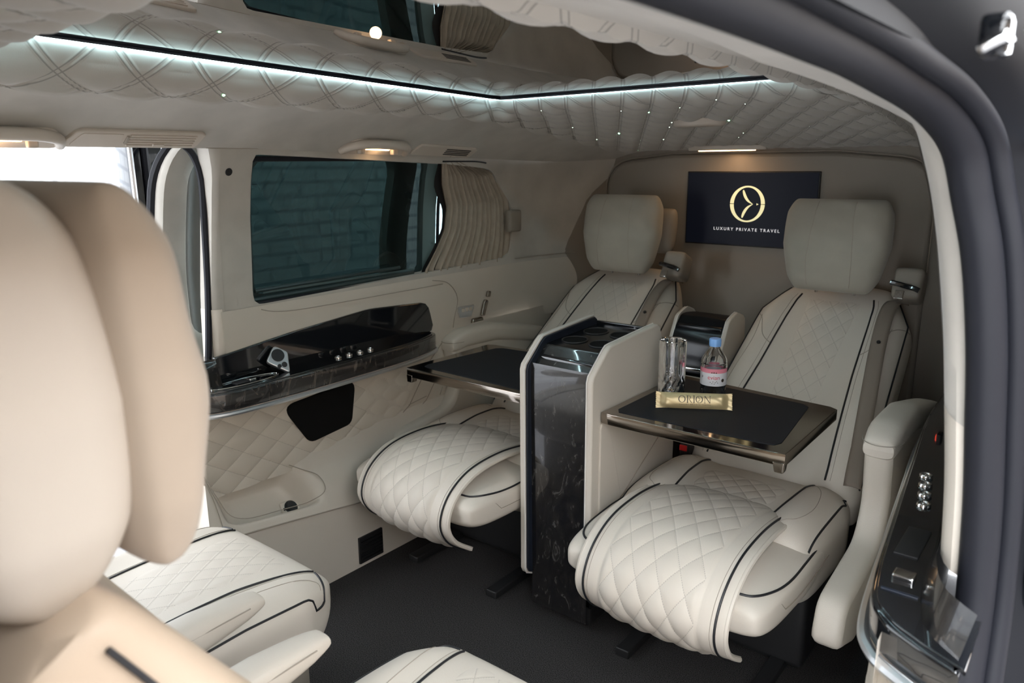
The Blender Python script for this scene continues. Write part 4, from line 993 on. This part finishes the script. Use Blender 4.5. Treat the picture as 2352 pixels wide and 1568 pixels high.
rbox('box_core', (.018, 2.46, .54), (.17, .16, .40), 'gloss_dim', rc, bev=.01)
rbox('cup_rail', (.018, 2.325, .60), (.15, .03, .012), 'chrome', rc, bev=.004)
rbox('leather_foot', (.018, 2.29, .50), (.18, .05, .16), 'leather', rc, bev=.02)

# ------------------------------------------------------------------ seat buttons on the left wall
sc_ = empty('seat_adjuster', (-.79, 2.13, .70), 'chrome seat shaped adjuster buttons on the left wall behind the shelf', 'seat switch')
hd = lambda a, b, d: (XL(b)+.012+d, a, b)
prism('backrest_button', rounded([(2.150, .715, .008), (2.172, .712, .008), (2.200, .770, .010), (2.178, .778, .010)], 40), hd, 0, .012, 'smoke', sc_, bev=.004)
prism('headrest_button', rounded([(2.188, .785, .005), (2.208, .782, .005), (2.215, .805, .008), (2.196, .808, .008)], 30), hd, 0, .012, 'smoke', sc_, bev=.003)
prism('cushion_button', rounded([(2.090, .680, .012), (2.160, .690, .012), (2.160, .712, .010), (2.100, .714, .012)], 40), hd, 0, .014, 'smoke', sc_, bev=.005)
mp_ = empty('memory_panel', (-.79, 2.06, .74), 'small silver memory button panel on the left wall', 'seat switch')
prism('plate', rounded([(2.035, .725, .008), (2.100, .722, .008), (2.122, .765, .006), (2.028, .768, .006)], 40), hd, 0, .006, 'silver', mp_, bev=.002)
for k in range(3): prism('key', rounded([(2.045+.021*k, .745, .002), (2.062+.021*k, .745, .002), (2.062+.021*k, .760, .002), (2.045+.021*k, .760, .002)], 16), hd, .005, .008, 'beige_plastic', mp_, bev=.001)

# ------------------------------------------------------------------ things on the tray
TZ = .6638
gx, gy = .205, 1.815
def gm(r, z, q): return r+(.0009*abs(math.cos(10*q))*(1 if z > .012 and z < .17 else 0) if z > .065 else .0016*(abs(math.cos(7*q+z*110))+abs(math.cos(7*q-z*110))-.9))
H_ = .158
prof = [(.0, 0), (.020, 0), (.032, .001), (.034, .006)]+[(.0345+.0022*k/30, .006+(H_-.006)*k/30) for k in range(1, 31)]
rings = []
N_ = 112
for r_, z in prof: rings.append([(gx+math.cos(q)*(gm(r_, z, q) if 0.003 < z < H_-.006 else r_), gy+math.sin(q)*(gm(r_, z, q) if .003 < z < H_-.006 else r_), TZ+z) for q in [2*math.pi*k/N_ for k in range(N_)]])
for r_, z in [(.0352, H_+.001), (.0343, H_), (.0335, H_-.004), (.0325, .08), (.0315, .030), (.027, .016), (.012, .014), (.0, .014)]:
    rings.append([(gx+math.cos(q)*r_, gy+math.sin(q)*r_, TZ+z) for q in [2*math.pi*k/N_ for k in range(N_)]])
tag(loft('drinking_glass', rings, 'crystal', None, cap0=False, cap1=False), 'tall cut crystal tumbler standing empty on the right tray', 'glass')
bx_, by_ = .295, 1.885
bt = empty('water_bottle', (bx_, by_, TZ), 'small clear water bottle with a light blue cap standing on the right tray', 'bottle')
bc = (bx_, by_, TZ)
bprof = [(.0, .003), (.020, .001), (.030, .002), (.0345, .010), (.0345, .022), (.033, .028), (.0345, .034), (.0350, .036), (.0350, .086), (.0345, .088), (.0348, .091), (.0335, .094), (.0348, .097), (.0335, .100), (.0340, .103), (.030, .112), (.023, .124), (.0150, .134), (.0125, .139), (.0125, .149)]
lathe('bottle_body', bprof, bc, 'pet', bt, 48)
lathe('cap', [(.0, .141), (.0158, .141), (.0162, .144), (.0162, .158), (.0150, .1615), (.0, .162)], bc, 'blue', bt, 36, mod=lambda r, z, q: r+(.0004*math.cos(q*30) if r > .0155 else 0))
def arcpatch(nm, z0, z1, r_, mat, a0=0, a1=2*math.pi): 
    return mk(nm, *gridmesh([[(bx_+r_*math.cos(q), by_+r_*math.sin(q), TZ+z) for z in (z0, z1)] for q in np.linspace(a0, a1, 48)]), mat, bt)
arcpatch('label', .036, .072, .0354, 'paper'); arcpatch('label_band', .072, .084, .0354, 'pink')
dirc = math.atan2(0-by_, 1.108-bx_)+R(2)
def on_bottle(me_o, z, r_, a_c):
    for v in me_o.data.vertices:
        a = a_c+v.co.x/r_; zz = v.co.y; v.co = Vector((r_*math.cos(a), r_*math.sin(a), z+zz))
t_ = text_mesh('label_text', 'evian', .0165, 'redink', None, Matrix.Identity(4), extrude=0); on_bottle(t_, .055, .0357, dirc); t_.parent = bt
def blob(nm, a, z, w, h, mat):
    o = mk(nm, [(x*w, y*h, 0) for x, y in [(math.cos(q), math.sin(q)) for q in np.linspace(0, 2*math.pi, 17)[:-1]]], [tuple(range(16))], mat, None, loc=(0, 0, 0)); on_bottle(o, z, .0358, dirc+a); o.parent = bt; return o
for k, a in enumerate((-.16, 0, .16)):
    o = mk('label_mountain', [(-.0026, 0, 0), (.0026, 0, 0), (0, .0036+.0008*(k == 1), 0)], [(0, 1, 2)], 'ink', None, loc=(0, 0, 0)); on_bottle(o, .0725, .0359, dirc+a); o.parent = bt
blob('label_roundel', .72, .052, .0045, .005, 'ink'); blob('label_mark', -.95, .060, .0015, .004, 'ink')
for a, z in ((-.25, .047), (-.05, .049), (.12, .047), (.3, .046), (-.12, .044), (.05, .043), (.22, .050)): blob('label_print', a, z, .0016, .0008, 'ink')
# snack bar standing on its edge in front of the glass
sb = empty('snack_bar', (.29, 1.72, TZ), 'gold wrapped snack bar with dark lettering leaning in front of the tumbler', 'snack bar')
xd = Vector((.158, .094, 0)).normalized(); zd = (Vector((0, 0, 1))+Vector((-.5, .8, 0)).normalized()*.35).normalized(); nd = xd.cross(zd).normalized()
so0 = Vector((.304, 1.748, TZ+.0215))
BW, BH = .098, .0205
P = []; Pb = []
for i in range(61):
    u = -BW+2*BW*i/60; rf, rb = [], []
    for j in range(17):
        v = -1+2*j/16; th = .0085*(1-abs(v)**3)*max(0, min(1, (BW-.013-abs(u))/.012))
        zig = .0018*(j % 2)*(1 if i in (0, 60) else 0)*(1 if i == 0 else -1)
        wr_ = .0012*math.sin(u*140+v*3)*math.sin(v*4+u*30)*max(0, min(1, (abs(u)-.045)/.02))
        hh = BH*(1+.04*max(0, (abs(u)-.083)/.01))
        rf.append(tuple(so0+xd*(u+zig)+zd*(v*hh)+nd*(th+wr_+.0006))); rb.append(tuple(so0+xd*(u+zig)+zd*(v*hh)-nd*(th+.0006)))
    P.append(rf+rb[::-1])
loft('wrapper', P, 'gold', sb)
# which way does the front face?
tocam = Vector((1.108, 0, 1.29))-so0; sgn = 1 if nd.dot(tocam) > 0 else -1
def bp2(a, b): return tuple(so0+xd*a*sgn*1.0*(1 if sgn > 0 else -1)+zd*b+nd*sgn*.0103)
V, F = [], []
def poly(pts):
    o = len(V); V.extend(bp2(*p) for p in pts); F.append(tuple(range(o, o+len(pts))))
def ringg(cx, cz, ro, rix, riz, n=36):
    o = len(V)
    for k in range(n):
        q = 2*math.pi*k/n; V.append(bp2(cx+ro*math.cos(q), cz+ro*math.sin(q))); V.append(bp2(cx+rix*math.cos(q), cz+riz*math.sin(q)))
    for k in range(n): a = o+2*k; b = o+2*((k+1) % n); F.append((a, a+1, b+1, b))
hL = .0092; z0 = .0035; x0 = -.0405
ringg(x0+.0095, z0, hL, hL*.72, hL*.90)
def vst(x, w=.0022): poly([(x, z0-hL), (x+w, z0-hL), (x+w, z0+hL), (x, z0+hL)]); 
def serif(x, z, w=.0052): poly([(x-w/2, z-.0004), (x+w/2, z-.0004), (x+w/2, z+.0004), (x-w/2, z+.0004)])
xr = x0+.0225; vst(xr); serif(xr+.0008, z0-hL); serif(xr, z0+hL)
o = len(V)
for k in range(13):
    q = -math.pi/2+math.pi*k/12; V += [bp2(xr+.0050+.0046*math.cos(q), z0+hL*.52+hL*.48*math.sin(q)), bp2(xr+.0050+.0031*math.cos(q), z0+hL*.52+hL*.42*math.sin(q))]
F += [(o+2*k, o+2*k+1, o+2*k+3, o+2*k+2) for k in range(12)]
poly([(xr, z0+hL-.0006), (xr+.005, z0+hL-.0006), (xr+.005, z0+hL), (xr, z0+hL)]); poly([(xr, z0+.0002), (xr+.005, z0+.0002), (xr+.005, z0+.0008), (xr, z0+.0008)])
poly([(xr+.0045, z0+.0005), (xr+.0060, z0+.0005), (xr+.0125, z0-hL), (xr+.0105, z0-hL)])
xi = xr+.0165; vst(xi); serif(xi+.0008, z0-hL); serif(xi+.0008, z0+hL)
ringg(xi+.0145, z0, hL, hL*.74, hL*.90)
xn = xi+.0280; poly([(xn, z0-hL), (xn+.0010, z0-hL), (xn+.0010, z0+hL), (xn, z0+hL)]); poly([(xn-.001, z0+hL), (xn+.0018, z0+hL), (xn+.0145, z0-hL), (xn+.0125, z0-hL)]); poly([(xn+.0132, z0-hL), (xn+.0142, z0-hL), (xn+.0142, z0+hL), (xn+.0132, z0+hL)])
serif(xn+.0003, z0-hL); serif(xn+.0138, z0+hL)
mk('lettering', V, F, 'ink', sb, smooth=False)
leafs(xi+.0145, z0, .13, bp2, 'lettering_arrow', 'ink', sb)
text_mesh('lettering_line', 'LUXURY PRIVATE TRAVEL', .0042, 'ink', sb, Matrix.Translation(nd*sgn*.0002) @ frame(bp2(.002, -.0115), xd, zd), spacing=1.75, extrude=.0001)
lamp('rear_light', 'AREA', (-.055, 2.70, 1.325), .22, (1, .62, .34), .06, (0, 0, 0), .2, parent=rl)
